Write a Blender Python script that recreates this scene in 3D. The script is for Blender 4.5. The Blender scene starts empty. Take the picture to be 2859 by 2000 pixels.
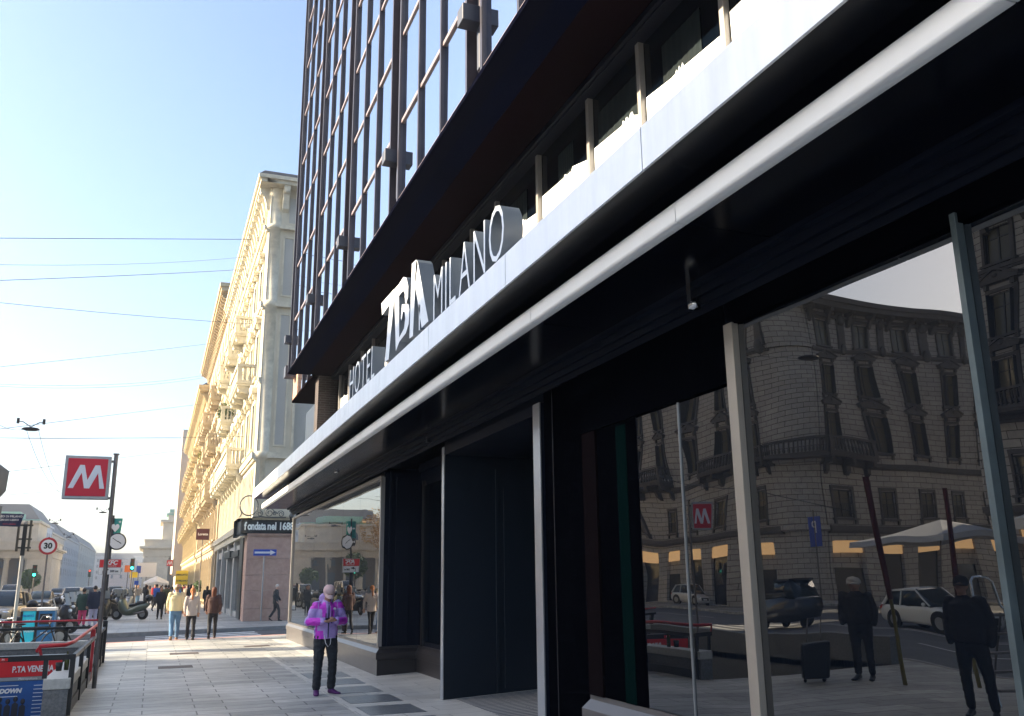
SUN_E=5.; SKY_S=.11; SKY_D=2.6; EXPO=1.8; HAZE=.0007
import bpy, bmesh, math, random
from mathutils import Vector, Matrix, noise
random.seed(7)
R=math.radians
sc=bpy.context.scene
col=sc.collection
# ------------------------------------------------------------------ camera solution (photo pixels -> world)
W0,H0,F0=2859.,2000.,2475.
def _n(v): return v/v.length
_up=_n(Vector((-120.,9900.,-F0)))
_s=Vector((426-W0/2,-(1631-H0/2),-F0)); _s=_n(_s-_up*_s.dot(_up))
_x=_s.cross(_up)
CAM=Vector((0,0,1.75))
def ray(px,py):
    d=Vector((px-W0/2,-(py-H0/2),-F0)); return Vector((_x.dot(d),_s.dot(d),_up.dot(d)))
def PX(px,py,X): d=ray(px,py); return CAM+d*(X/d.x)
def PY(px,py,Y): d=ray(px,py); return CAM+d*(Y/d.y)
def PZ(px,py,Z=0.): d=ray(px,py); return CAM+d*((Z-CAM.z)/d.z)
# ------------------------------------------------------------------ materials
MATS={}
def mat(name,c,rough=.6,metal=0.,bump=0.,bscale=20.,var=0.,vscale=3.,spec=.5,ior=1.45,emit=0.,coat=0.,c2=None,stretch=None):
    if name in MATS: return MATS[name]
    m=bpy.data.materials.new(name); m.use_nodes=True; nt=m.node_tree; N=nt.nodes; L=nt.links
    b=N['Principled BSDF']
    b.inputs['Base Color'].default_value=(*c,1); b.inputs['Roughness'].default_value=rough
    b.inputs['Metallic'].default_value=metal; b.inputs['IOR'].default_value=ior
    b.inputs['Specular IOR Level'].default_value=spec
    if coat: b.inputs['Coat Weight'].default_value=coat; b.inputs['Coat Roughness'].default_value=.08
    if emit:
        b.inputs['Emission Color'].default_value=(*c,1); b.inputs['Emission Strength'].default_value=emit
    if var or bump or c2:
        tc=N.new('ShaderNodeTexCoord'); src=tc.outputs['Object']
        if stretch:
            mp=N.new('ShaderNodeMapping'); mp.inputs['Scale'].default_value=stretch; L.new(src,mp.inputs['Vector']); src=mp.outputs['Vector']
    if var or c2:
        t=N.new('ShaderNodeTexNoise'); t.inputs['Scale'].default_value=vscale; t.inputs['Detail'].default_value=7; t.inputs['Roughness'].default_value=.62
        L.new(src,t.inputs['Vector'])
        r=N.new('ShaderNodeValToRGB'); r.color_ramp.elements[0].position=.3; r.color_ramp.elements[1].position=.7
        if c2: a,bb=c,c2
        else: a=[x*(1-var) for x in c]; bb=[min(1,x*(1+var)) for x in c]
        r.color_ramp.elements[0].color=(*a,1); r.color_ramp.elements[1].color=(*bb,1)
        L.new(t.outputs['Fac'],r.inputs['Fac']); L.new(r.outputs['Color'],b.inputs['Base Color'])
        ma=N.new('ShaderNodeMapRange'); ma.inputs['To Min'].default_value=max(0,rough-.08); ma.inputs['To Max'].default_value=min(1,rough+.1)
        L.new(t.outputs['Fac'],ma.inputs['Value']); L.new(ma.outputs['Result'],b.inputs['Roughness'])
    if bump:
        t2=N.new('ShaderNodeTexNoise'); t2.inputs['Scale'].default_value=bscale; t2.inputs['Detail'].default_value=5
        L.new(src,t2.inputs['Vector'])
        bp=N.new('ShaderNodeBump'); bp.inputs['Strength'].default_value=bump; bp.inputs['Distance'].default_value=.02
        L.new(t2.outputs['Fac'],bp.inputs['Height']); L.new(bp.outputs['Normal'],b.inputs['Normal'])
    MATS[name]=m; return m
def brickmat(name,c1,c2,cm,w,h,mortar=.01,rough=.7,plane='XY',bump=.4,var=.25,offset=.5,vscale=6.,spec=.4,streak=(1,1,1),noisebump=.15,stain=.25):
    if name in MATS: return MATS[name]
    m=bpy.data.materials.new(name); m.use_nodes=True; nt=m.node_tree; N=nt.nodes; L=nt.links; b=N['Principled BSDF']
    g=N.new('ShaderNodeNewGeometry'); sp=N.new('ShaderNodeSeparateXYZ'); cb=N.new('ShaderNodeCombineXYZ')
    L.new(g.outputs['Position'],sp.inputs[0])
    if plane=='XY': L.new(sp.outputs['X'],cb.inputs['X']); L.new(sp.outputs['Y'],cb.inputs['Y'])
    else:
        ad=N.new('ShaderNodeMath'); ad.operation='ADD'; L.new(sp.outputs['X'],ad.inputs[0]); L.new(sp.outputs['Y'],ad.inputs[1])
        L.new(ad.outputs[0],cb.inputs['X']); L.new(sp.outputs['Z'],cb.inputs['Y'])
    br=N.new('ShaderNodeTexBrick'); br.offset=offset; br.inputs['Scale'].default_value=1
    br.inputs['Color1'].default_value=(*c1,1); br.inputs['Color2'].default_value=(*c2,1); br.inputs['Mortar'].default_value=(*cm,1)
    br.inputs['Mortar Size'].default_value=mortar; br.inputs['Brick Width'].default_value=w; br.inputs['Row Height'].default_value=h
    br.inputs['Mortar Smooth'].default_value=.3
    L.new(cb.outputs[0],br.inputs['Vector'])
    mp=N.new('ShaderNodeMapping'); mp.inputs['Scale'].default_value=streak; L.new(g.outputs['Position'],mp.inputs['Vector'])
    t=N.new('ShaderNodeTexNoise'); t.inputs['Scale'].default_value=vscale; t.inputs['Detail'].default_value=8; t.inputs['Roughness'].default_value=.65
    L.new(mp.outputs[0],t.inputs['Vector'])
    t3=N.new('ShaderNodeTexNoise'); t3.inputs['Scale'].default_value=.35; t3.inputs['Detail'].default_value=4; L.new(g.outputs['Position'],t3.inputs['Vector'])
    av=N.new('ShaderNodeMath'); av.operation='ADD'; L.new(t.outputs['Fac'],av.inputs[0]); L.new(t3.outputs['Fac'],av.inputs[1])
    mr=N.new('ShaderNodeMapRange'); mr.inputs['From Min'].default_value=.7; mr.inputs['From Max'].default_value=1.3
    mr.inputs['To Min'].default_value=1-var; mr.inputs['To Max'].default_value=1+var; L.new(av.outputs[0],mr.inputs['Value'])
    st=N.new('ShaderNodeTexNoise'); st.inputs['Scale'].default_value=1.1; st.inputs['Detail'].default_value=9; st.inputs['Roughness'].default_value=.7; L.new(g.outputs['Position'],st.inputs['Vector'])
    sr=N.new('ShaderNodeMapRange'); sr.inputs['From Min'].default_value=.56; sr.inputs['From Max'].default_value=.68; sr.inputs['To Min'].default_value=1; sr.inputs['To Max'].default_value=1-stain; L.new(st.outputs['Fac'],sr.inputs['Value'])
    mm=N.new('ShaderNodeMath'); mm.operation='MULTIPLY'; L.new(mr.outputs[0],mm.inputs[0]); L.new(sr.outputs[0],mm.inputs[1]); mr=mm
    mx=N.new('ShaderNodeVectorMath'); mx.operation='SCALE'; L.new(br.outputs['Color'],mx.inputs[0]); L.new(mr.outputs[0],mx.inputs['Scale'])
    L.new(mx.outputs[0],b.inputs['Base Color'])
    b.inputs['Specular IOR Level'].default_value=spec
    r2=N.new('ShaderNodeMapRange'); r2.inputs['To Min'].default_value=max(.05,rough-.18); r2.inputs['To Max'].default_value=min(1,rough+.15); L.new(t.outputs['Fac'],r2.inputs['Value']); L.new(r2.outputs[0],b.inputs['Roughness'])
    iv=N.new('ShaderNodeMath'); iv.operation='SUBTRACT'; iv.inputs[0].default_value=1; L.new(br.outputs['Fac'],iv.inputs[1])
    sm=N.new('ShaderNodeMath'); sm.operation='MULTIPLY_ADD'; L.new(t.outputs['Fac'],sm.inputs[0]); sm.inputs[1].default_value=noisebump/max(bump,.01); L.new(iv.outputs[0],sm.inputs[2])
    bp=N.new('ShaderNodeBump'); bp.inputs['Strength'].default_value=bump; bp.inputs['Distance'].default_value=.015
    L.new(sm.outputs[0],bp.inputs['Height']); L.new(bp.outputs['Normal'],b.inputs['Normal'])
    MATS[name]=m; return m
def glassmat(name,c=(.004,.006,.01),ior=2.0,rough=.0,wav=.0,wscale=.6,metal=0.,spec=.5):
    m=mat(name,c,rough=rough,metal=metal,ior=ior,spec=spec)
    if wav and not m.get('w'):
        m['w']=1; N=m.node_tree.nodes; L=m.node_tree.links
        g=N.new('ShaderNodeNewGeometry'); t=N.new('ShaderNodeTexNoise'); t.inputs['Scale'].default_value=wscale; t.inputs['Detail'].default_value=1.5
        L.new(g.outputs['Position'],t.inputs['Vector'])
        bp=N.new('ShaderNodeBump'); bp.inputs['Strength'].default_value=1; bp.inputs['Distance'].default_value=wav
        L.new(t.outputs['Fac'],bp.inputs['Height']); L.new(bp.outputs['Normal'],N['Principled BSDF'].inputs['Normal'])
    return m
# ------------------------------------------------------------------ mesh builder
def wloc(p):
    v=Vector((0,0,0))
    while p is not None: v+=p.location; p=p.parent
    return v
class MB:
    def __init__(s,fr=None): s.v=[];s.f=[];s.m=[];s.sm=[];s.mi=0;s.fr=fr;s.smooth=False
    def P(s,p):
        p=Vector(p)
        return s.fr@p if s.fr is not None else p
    def add(s,vs,fs,smooth=None):
        o=len(s.v); s.v+= [s.P(p) for p in vs]
        for f in fs: s.f.append([i+o for i in f]); s.m.append(s.mi); s.sm.append(s.smooth if smooth is None else smooth)
    def box(s,x0,x1,y0,y1,z0,z1):
        if x0>x1:x0,x1=x1,x0
        if y0>y1:y0,y1=y1,y0
        if z0>z1:z0,z1=z1,z0
        s.add([(x0,y0,z0),(x1,y0,z0),(x1,y1,z0),(x0,y1,z0),(x0,y0,z1),(x1,y0,z1),(x1,y1,z1),(x0,y1,z1)],
              [(0,3,2,1),(4,5,6,7),(0,1,5,4),(1,2,6,5),(2,3,7,6),(3,0,4,7)],False); return s
    def obox(s,c,sx,sy,sz,rot=None):
        M=Matrix.Translation(c)@(rot.to_4x4() if rot is not None else Matrix.Identity(4))
        old=s.fr; s.fr=(old@M) if old is not None else M; s.box(-sx/2,sx/2,-sy/2,sy/2,-sz/2,sz/2); s.fr=old; return s
    def quad(s,*p): s.add(p,[tuple(range(len(p)))],False); return s
    def tube(s,pts,r,n=8,cap=True,smooth=True):
        pts=[Vector(p) for p in pts]; rs=r if isinstance(r,(list,tuple)) else [r]*len(pts)
        vs=[];fs=[]; ref=None
        for i,p in enumerate(pts):
            t=(pts[min(i+1,len(pts)-1)]-pts[max(i-1,0)]); t=t.normalized() if t.length>1e-9 else Vector((0,0,1))
            if ref is None:
                ref=Vector((0,0,1)) if abs(t.z)<.9 else Vector((1,0,0))
            a=t.cross(ref)
            if a.length<1e-4: a=t.cross(Vector((0,1,0)))
            a.normalize(); b=t.cross(a).normalized(); ref=b.cross(t)*-1 if False else ref
            for k in range(n):
                q=2*math.pi*k/n; vs.append(p+(a*math.cos(q)+b*math.sin(q))*rs[i])
        for i in range(len(pts)-1):
            for k in range(n): fs.append((i*n+k,i*n+(k+1)%n,(i+1)*n+(k+1)%n,(i+1)*n+k))
        s.add(vs,fs,smooth)
        if cap:
            s.add(vs[:n],[tuple(range(n))],False); s.add(vs[-n:],[tuple(reversed(range(n)))],False)
        return s
    def cyl(s,p0,p1,r0,r1=None,n=12,smooth=True): return s.tube([p0,p1],[r0,r0 if r1 is None else r1],n,True,smooth)
    def lathe(s,prof,c=(0,0,0),n=16,smooth=True,a0=0,a1=2*math.pi):
        c=Vector(c); full=abs(a1-a0-2*math.pi)<1e-6; m=n if full else n+1; vs=[]
        for r,z in prof:
            for k in range(m):
                q=a0+(a1-a0)*k/n; vs.append(c+Vector((r*math.cos(q),r*math.sin(q),z)))
        fs=[]
        for i in range(len(prof)-1):
            for k in range(n):
                k2=(k+1)%m; fs.append((i*m+k,i*m+k2,(i+1)*m+k2,(i+1)*m+k))
        s.add(vs,fs,smooth); return s
    def ell(s,c,rx,ry,rz,nu=12,nv=8):
        prof=[(max(1e-4,math.sin(math.pi*i/nv)),-math.cos(math.pi*i/nv)) for i in range(nv+1)]
        vs=[];fs=[]
        for r,z in prof:
            for k in range(nu):
                q=2*math.pi*k/nu; vs.append((c[0]+rx*r*math.cos(q),c[1]+ry*r*math.sin(q),c[2]+rz*z))
        for i in range(nv):
            for k in range(nu): fs.append((i*nu+k,i*nu+(k+1)%nu,(i+1)*nu+(k+1)%nu,(i+1)*nu+k))
        s.add(vs,fs,True); return s
    def prism(s,pts,fn,d0,d1):   # pts 2-D polygon; fn(a,b,d)->3-D
        n=len(pts); vs=[fn(a,b,d0) for a,b in pts]+[fn(a,b,d1) for a,b in pts]
        s.add(vs,[tuple(range(n)),tuple(reversed(range(n,2*n)))]+[(i,i+n,(i+1)%n+n,(i+1)%n) for i in range(n)],False); return s
    def sweep(s,prof,path,closed=False,smooth=False): # prof (off,z) off = outward to the left-hand normal of the path
        pts=[Vector((p[0],p[1])) for p in path]; n=len(pts); m=len(prof); vs=[]
        for i,p in enumerate(pts):
            ns=[]
            for a,b in ((i-1,i),(i,i+1)):
                if 0<=a and b<n:
                    t=(pts[b]-pts[a]).normalized(); ns.append(Vector((-t.y,t.x)))
            if len(ns)==2:
                q=ns[0]+ns[1]; q.normalize(); q/=max(.2,q.dot(ns[0]))
            else: q=ns[0]
            for o,z in prof: vs.append((p.x+q.x*o,p.y+q.y*o,z))
        fs=[]
        for i in range(n-1):
            for k in range(m-1): fs.append((i*m+k,i*m+k+1,(i+1)*m+k+1,(i+1)*m+k))
        s.add(vs,fs,smooth)
        s.add(vs[:m],[tuple(range(m))],False); s.add(vs[-m:],[tuple(reversed(range(m)))],False); return s
    def build(s,name,mats,parent=None,bevel=0.,fixn=True,keep=False):
        me=bpy.data.meshes.new(name)
        off=wloc(parent) if (parent is not None and not keep) else Vector((0,0,0))
        me.from_pydata([tuple(v-off) for v in s.v],[],s.f)
        if not isinstance(mats,(list,tuple)): mats=[mats]
        for m in mats: me.materials.append(m)
        for p,mi,sm in zip(me.polygons,s.m,s.sm): p.material_index=mi; p.use_smooth=sm
        if fixn:
            bm=bmesh.new(); bm.from_mesh(me); bmesh.ops.recalc_face_normals(bm,faces=bm.faces); bm.to_mesh(me); bm.free()
        o=bpy.data.objects.new(name,me); col.objects.link(o)
        if parent is not None: o.parent=parent
        if bevel:
            md=o.modifiers.new('b','BEVEL'); md.width=bevel; md.segments=2; md.limit_method='ANGLE'; md.angle_limit=R(40)
        return o
def thing(name,label,cat,loc=(0,0,0),rz=0.,group=None):
    o=bpy.data.objects.new(name,None); col.objects.link(o); o.location=loc; o.rotation_euler=(0,0,rz); o.empty_display_size=.3
    o['label']=label; o['category']=cat
    if group: o['group']=group
    return o
def tag(o,label,cat,group=None,kind=None):
    o['label']=label; o['category']=cat
    if group: o['group']=group
    if kind: o['kind']=kind
    return o
def struct(o,label=None): 
    o['kind']='structure'
    if label: o['label']=label
    return o
def kids(o): return [c for c in bpy.data.objects if c.parent==o]
def dup(o,parent=None,loc=None,rz=None,label=None,cmap=None):
    c=o.copy(); col.objects.link(c); c.parent=parent
    if loc is not None: c.location=loc
    if rz is not None: c.rotation_euler=(0,0,rz)
    if label: c['label']=label
    for ch in kids(o): dup(ch,c)
    return c
def text(name,s,size,M,m,parent=None,ext=.005,align='CENTER',sx=1.,bold=0.,shear=0.,spacing=1.):
    cu=bpy.data.curves.new(name,'FONT'); cu.body=s; cu.size=size; cu.extrude=ext; cu.align_x=align; cu.align_y='CENTER'; cu.offset=bold; cu.shear=shear; cu.space_character=spacing; cu.resolution_u=3
    o=bpy.data.objects.new(name,cu); col.objects.link(o)
    dg=bpy.context.evaluated_depsgraph_get(); me=bpy.data.meshes.new_from_object(o.evaluated_get(dg)); bpy.data.objects.remove(o)
    me.transform(M@Matrix.Diagonal((sx,1,1,1)))
    if parent is not None: me.transform(Matrix.Translation(-wloc(parent)))
    me.materials.clear(); me.materials.append(m); me.name=name
    n=bpy.data.objects.new(name,me); col.objects.link(n); n.parent=parent; return n
def TM(o,right,up): # matrix with text x->right, y->up
    r=Vector(right).normalized(); u=Vector(up).normalized(); n=r.cross(u)
    return Matrix(((r.x,u.x,n.x,o[0]),(r.y,u.y,n.y,o[1]),(r.z,u.z,n.z,o[2]),(0,0,0,1)))
# ------------------------------------------------------------------ shared materials
m_pave=brickmat('pavement_slabs',(.27,.275,.27),(.43,.425,.40),(.09,.09,.09),1.13,.38,.011,rough=.5,bump=.8,var=.55,vscale=2.6,streak=(1.3,6,1),noisebump=.5,offset=.37)
m_pave2=brickmat('pale_slabs',(.44,.43,.40),(.52,.51,.48),(.25,.25,.24),1.1,.42,.008,rough=.5,bump=.3,var=.16,vscale=3.5,streak=(1.5,5,1))
m_asph=mat('asphalt',(.075,.078,.085),.85,bump=.5,bscale=60,var=.25,vscale=1.3)
m_kerb=mat('kerb_stone',(.30,.29,.28),.75,bump=.3,bscale=25,var=.2,vscale=5)
m_white=mat('road_paint',(.62,.62,.60),.7,var=.2,vscale=6)
m_granite=mat('grey_granite',(.14,.145,.15),.6,bump=.15,bscale=60,var=.35,vscale=30)
m_granl=mat('pale_granite',(.42,.42,.40),.55,var=.15,vscale=25)
m_black=mat('black_paint',(.012,.013,.016),.35,bump=.02)
m_red=mat('red_paint',(.42,.02,.03),.4,var=.12)
m_steel=mat('worn_steel',(.16,.15,.15),.42,metal=.6,var=.2,vscale=8)
m_galv=mat('galvanised',(.35,.36,.37),.45,metal=.7,var=.15)
m_whitep=mat('white_enamel',(.75,.75,.76),.4)
m_blue=mat('blue_enamel',(.015,.07,.42),.4)
m_rubber=mat('rubber',(.015,.015,.016),.8)
m_chrome=mat('chrome',(.7,.7,.7),.15,metal=1.)
# ================================================================== GROUND
def sheet(name,polys,m,z,thick=0.):
    mb=MB()
    for p in polys:
        if thick: mb.prism(p,lambda a,b,d:(a,b,d),z-thick,z)
        else: mb.quad(*[(a,b,z) for a,b in p])
    return struct(mb.build(name,m))
G=900
# earth under everything, with the stairwell left open
pit=(-5.2,-1.29,14.3,23.4)
mb=MB(); x0,x1,y0,y1=pit
for a,b,c,d in ((-G,x0,-G,G),(x1,G,-G,G),(x0,x1,-G,y0),(x0,x1,y1,G)): mb.quad((a,c,-.13),(b,c,-.13),(b,d,-.13),(a,d,-.13))
struct(mb.build('ground',m_asph))
# near pavement (hotel side) up to the side street; stairwell cut out
def nearE(x): return 31.73+.28*x
def farE(x): return 37.45+.32*x
XK=-6.2
sheet('pavement',[[(XK,-12),(x0-.0,-12),(x0,nearE(x0)),(XK,nearE(XK))],[(x1,-12),(12,-12),(12,nearE(12)),(x1,nearE(x1))],[(x0,-12),(x1,-12),(x1,y0),(x0,y0)],[(x0,y1),(x1,y1),(x1,nearE(x1)),(x0,nearE(x0))]],m_pave,0.,.13)
sheet('pavement',[[(-4.2,farE(-4.2)+1.2),(-3,farE(-3)),(40,farE(40)),(40,62),(30,300),(-4.2,300)]],m_pave,0.,.128)
sheet('pavement',[[(-40,-12),(-24,-12),(-24,33),(-27,33.6),(-60,33.6),(-60,-12)],[(-60,41),(-27,41),(-24,43.5),(-24,84),(-60,84)]],m_pave,0.,.126)
# pale stone border along the hotel and entrance slope
mb=MB(); mb.box(3.66,4.12,8.2,30.3,0.,.004); mb.box(2.72,2.84,8.2,24,0.,.004)
mb.add([(4.12,8.4,.004),(4.12,17.62,.004),(6.4,17.62,.11),(6.4,8.4,.11)],[(0,3,2,1)])
for Y in (12.35,13.62,14.9,16.2,17.5,18.9,20.3): mb.box(2.84,3.66,Y-.17,Y+.17,0.,.0045)
struct(mb.build('pavement',m_pave2))
# kerbs
def kerb(path,w=.16):
    mb=MB(); mb.sweep([(0,-.13),(0,.012),(-w,.012),(-w,-.13)],path); struct(mb.build('kerb',m_kerb))
kerb([(40,farE(40)-.01),(-3,farE(-3)-.01),(-4.25,farE(-4.2)+1.2),(-4.25,300)])
kerb([(XK-.01,-12),(XK-.01,nearE(XK)),(-2,nearE(-2)+.01)])
# warning strip at the crossing
mb=MB(); mb.quad((-1.6,nearE(-1.6)-.45,.003),(4.4,nearE(4.4)-.45,.003),(4.4,nearE(4.4)-.05,.003),(-1.6,nearE(-1.6)-.05,.003)); struct(mb.build('pavement',mat('pink_granite',(.46,.28,.25),.7,var=.2,vscale=12)))
# zebra crossing and lane paint
mb=MB()
for k in range(5):
    f=k/5.; 
    def e(x,g): return nearE(x)+.25+g*(farE(x)-nearE(x)-.5)
    a,b=f+.02,f+.12
    mb.quad((-.1,e(-.1,a),-.126),(3.9,e(3.9,a),-.126),(3.9,e(3.9,b),-.126),(-.1,e(-.1,b),-.126))
for k in range(7):
    mb.quad((-16+k*1.25,30,-.126),(-15.4+k*1.25,30,-.126),(-15.4+k*1.25,33.5,-.126),(-16+k*1.25,33.5,-.126))
for k in range(40):
    mb.quad((-10.8,-8+k*6,-.126),(-10.66,-8+k*6,-.126),(-10.66,-5+k*6,-.126),(-10.8,-5+k*6,-.126))
for X in (-7.0,-14.6,-15.0,-19.):
    mb.quad((X,-12,-.1262),(X+.13,-12,-.1262),(X+.13,29,-.1262),(X,29,-.1262)); mb.quad((X,40,-.1262),(X+.13,40,-.1262),(X+.13,220,-.1262),(X,220,-.1262))
struct(mb.build('road_marking',m_white))
# road surface as its own sheet
mb=MB(); mb.quad((-24,-12,-.129),(XK,-12,-.129),(XK,300,-.129),(-24,300,-.129)); struct(mb.build('road',mat('road_asphalt',(.115,.118,.13),.8,bump=.4,bscale=50,var=.2,vscale=.8)))
# pavement lights (glass-block grates)
m_grate=brickmat('pavement_light',(.10,.115,.13),(.15,.165,.18),(.22,.22,.22),.35,.055,.006,rough=.35,bump=.5,var=.4,vscale=14)
gl=[(2.86,3.64,12.55,13.42),(2.86,3.64,13.82,14.7),(2.86,3.64,15.1,16.0),(2.86,3.64,16.4,17.3),(2.86,3.64,17.7,18.7),(2.86,3.64,11.1,12.15)]
nm=['first','second','third','fourth','fifth','sixth']
for i,(a,b,c,d) in enumerate(gl):
    mb=MB(); mb.box(a,b,c,d,0,.006)
    o=mb.build('pavement_light',m_grate); tag(o,'dark glass-block pavement light let into the slabs beside the hotel','pavement light','pavement lights beside the hotel front')
for cx,cy in ((.9,25.5),(2.9,27.3),(.6,21.5)):
    mb=MB(); mb.box(cx-.35,cx+.35,cy-.3,cy+.3,0,.005); o=mb.build('manhole_cover',mat('iron_cover',(.07,.055,.05),.6,bump=.4,bscale=80))
    tag(o,{.9:'rusty square manhole cover in the sunlit paving',2.9:'square manhole cover near the hotel corner plinth',.6:'grey manhole cover in the shaded paving'}[cx],'manhole cover')
# entrance mat
mb=MB(); 
for k in range(30): mb.add([(4.38,10+k*.118,.018),(4.38,10.07+k*.118,.018),(5.9,10.07+k*.118,.088),(5.9,10+k*.118,.088)],[(0,3,2,1)])
mb.mi=1; mb.add([(4.36,9.95,.012),(4.36,13.5,.012),(5.9,13.5,.083),(5.9,9.95,.083)],[(0,3,2,1)])
o=mb.build('door_mat',[mat('mat_rib',(.12,.13,.15),.7,bump=.4,bscale=90),mat('mat_base',(.05,.055,.065),.9)]); tag(o,'dark ribbed entrance mat in front of the hotel portal','door mat')
# ================================================================== HOTEL
HL=thing('hotel_building','dark modern hotel with silver canopy and glazed tower','building',(8,12,0))
m_dark=mat('dark_cladding',(.008,.011,.021),.5,spec=.14,bump=.03,bscale=3,var=.12,vscale=1.2)
m_brn=mat('bronze_cladding',(.035,.031,.032),.33,bump=.04,bscale=4,var=.12,vscale=2)
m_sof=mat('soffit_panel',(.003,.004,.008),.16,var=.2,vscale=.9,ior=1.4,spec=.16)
m_alu=mat('brushed_aluminium',(.80,.82,.84),.36,metal=.25,bump=.03,bscale=3,var=.09,vscale=1.6,stretch=(1,3.5,.6))
m_alup=mat('pale_mullion',(.34,.32,.30),.4,metal=.35,var=.06)
m_strip=mat('satin_white_metal',(.88,.89,.88),.42,metal=.08,bump=.02,bscale=6,var=.05,vscale=1.2)
m_pl=mat('plinth_bronze_lit',(.10,.092,.088),.34,bump=.04,bscale=4,var=.12,vscale=2)
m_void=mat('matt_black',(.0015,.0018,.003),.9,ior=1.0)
m_jamb=mat('navy_jamb',(.010,.016,.026),.42,spec=.35,bump=.02,bscale=3,var=.1,vscale=.8)
m_glz=glassmat('shop_glass',ior=2.12,wav=.022,wscale=.45)
m_glzf=glassmat('corner_glass',ior=3.3,wav=.004,wscale=.6)
m_glm=glassmat('mezzanine_glass',(.002,.004,.008),ior=1.45)
XF=4.1
prof=[(0,0),(.06,0),(.06,.29),(.085,.30),(.085,.415),(.02,.485),(.02,.53),(0,.53)]
def swp(path,name='plinth',m=None,pr=prof):
    o=MB().sweep([(-o,z) for o,z in pr],path).build(name,[m_pl,m_brn],HL)
    for p in o.data.polygons: p.material_index=1 if (p.normal.y<-.3 or p.center.x+8>4.7) else 0  # side and recess faces take the darker bronze, painting in their shade
    return o
# left-hand normal of a path running +Y is -X; use negative offsets sign accordingly
swp([(4.16,30.2),(4.16,17.6),(4.94,17.6),(4.94,13.75)],pr=[(o,z) for o,z in prof])
swp([(5.0,8.42),(4.16,8.42),(4.16,-6)],pr=[(o,z*1.22) for o,z in prof])
def wallbox(name,b,m,bev=0): return MB().box(*b).build(name,m,HL,bev)
# far shop window: three panes
ys=[17.68,19.8,21.75,25.9,30.05]
for a,b in zip(ys,ys[1:]): wallbox('window_pane',(4.17,4.2,a+.006,b-.006,.53,3.77),m_glzf)
mb=MB(); mb.box(4.12,4.2,17.6,17.67,.53,3.79); mb.box(4.12,4.2,30.06,30.14,.53,3.79); mb.box(4.12,4.19,17.67,30.06,3.77,3.82)
mb.build('window_frame',m_alup,HL)
wallbox('wall',(4.22,12,30.05,30.2,0,4.4),m_dark)
wallbox('wall',(4.3,12,17.9,30.0,0,4.0),m_dark)
# recess beside the entrance
mb=MB(); mb.box(4.2,4.95,17.62,17.72,.5,3.9); mb.box(4.3,4.36,17.59,17.62,.53,3.9); mb.box(4.44,4.72,17.6,17.62,.6,3.8); mb.box(4.96,5.1,13.6,17.7,.0,3.95)
mb.build('wall',m_dark,HL,.004)
mb=MB(); mb.box(4.93,4.96,14.3,17.3,.62,3.6); mb.build('window_pane',m_glm,HL)
mb=MB()
for y in (14.25,15.75,17.3): mb.box(4.9,4.97,y,y+.06,.53,3.7)
mb.build('window_frame',m_brn,HL)
# entrance portal
mb=MB(); mb.box(4.2,6.3,13.58,13.66,.0,3.83); mb.build('portal_jamb',m_jamb,HL,.004)
mb=MB(); mb.box(4.2,6.3,9.7,9.88,.0,3.83); mb.build('portal_jamb',m_dark,HL,.004)
for b_ in ((4.185,4.2,13.56,13.68,.012,3.83),(4.185,4.2,9.685,9.895,.0,3.83)): MB().box(*b_).build('portal_edge',mat('satin_steel',(.55,.57,.6),.3,metal=.8,stretch=(1,1,.3),var=.08),HL)
mb=MB(); mb.box(4.2,6.3,9.88,13.58,3.70,3.83); mb.box(4.19,4.2,9.895,13.56,3.7,3.83); mb.build('portal_header',m_dark,HL,.004)
mb=MB(); mb.box(6.2,6.3,9.88,13.58,.1,3.7); mb.box(5.06,5.12,13.555,13.58,.06,3.5); mb.box(5.2,6.0,13.565,13.58,.12,3.2)
mb.build('door',m_jamb,HL,.004)
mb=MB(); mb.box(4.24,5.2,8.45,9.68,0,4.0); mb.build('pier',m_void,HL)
mb=MB(); mb.box(4.232,4.24,9.42,9.428,0,4.); mb.box(4.232,4.24,8.6,8.606,0,4.); mb.build('panel_joint',m_brn,HL)
mb=MB(); mb.box(4.3,5.0,13.7,13.9,0,4.0); mb.build('pier',m_dark,HL)
wallbox('wall',(6.3,12,7,18.,0,4.4),m_dark)
wallbox('transom_panel',(4.24,4.9,9.68,13.7,3.84,4.06),m_dark)
wallbox('transom_panel',(4.9,6.4,13.7,17.62,3.9,4.06),m_dark)
# near shop windows
wallbox('window_pane',(4.14,4.2,6.535,7.28,.64,3.23),m_glz)
wallbox('window_pane',(4.14,4.2,5.7,6.525,.64,3.23),m_glz)
wallbox('window_pane',(4.14,4.2,3.48,5.6,.64,3.68),m_glz)
wallbox('window_pane',(4.14,4.2,-2,3.44,.64,3.68),m_glz)
mb=MB(); mb.box(4.135,4.3,7.28,8.43,.64,3.9); mb.build('wall',m_void,HL)  # black panel in the glass plane, stands in for the pane's dark reflection
mb=MB(); mb.box(4.128,4.135,7.48,7.68,.64,3.2); mb.build('curtain',mat('green_drape',(.002,.009,.009),.9,ior=1.0,bump=.6,bscale=8,stretch=(12,12,.2)),HL)
mb=MB(); mb.box(4.11,4.135,8.1,8.4,.64,3.9); mb.build('window_reveal',mat('dark_reveal',(.007,.005,.006),.6,ior=1.0),HL)
mb=MB(); mb.box(4.08,4.14,5.6,5.715,.63,3.7); mb.build('mullion',mat('beige_post',(.36,.32,.27),.4,metal=.3,var=.05),HL,.004)
mb=MB(); mb.box(4.08,4.14,3.44,3.48,.63,3.75); mb.build('mullion',mat('slate_post',(.10,.13,.14),.45,metal=.4,var=.2),HL,.003)
mb=MB(); mb.box(4.128,4.14,6.523,6.537,.64,3.23); mb.build('mullion',m_galv,HL)
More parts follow.
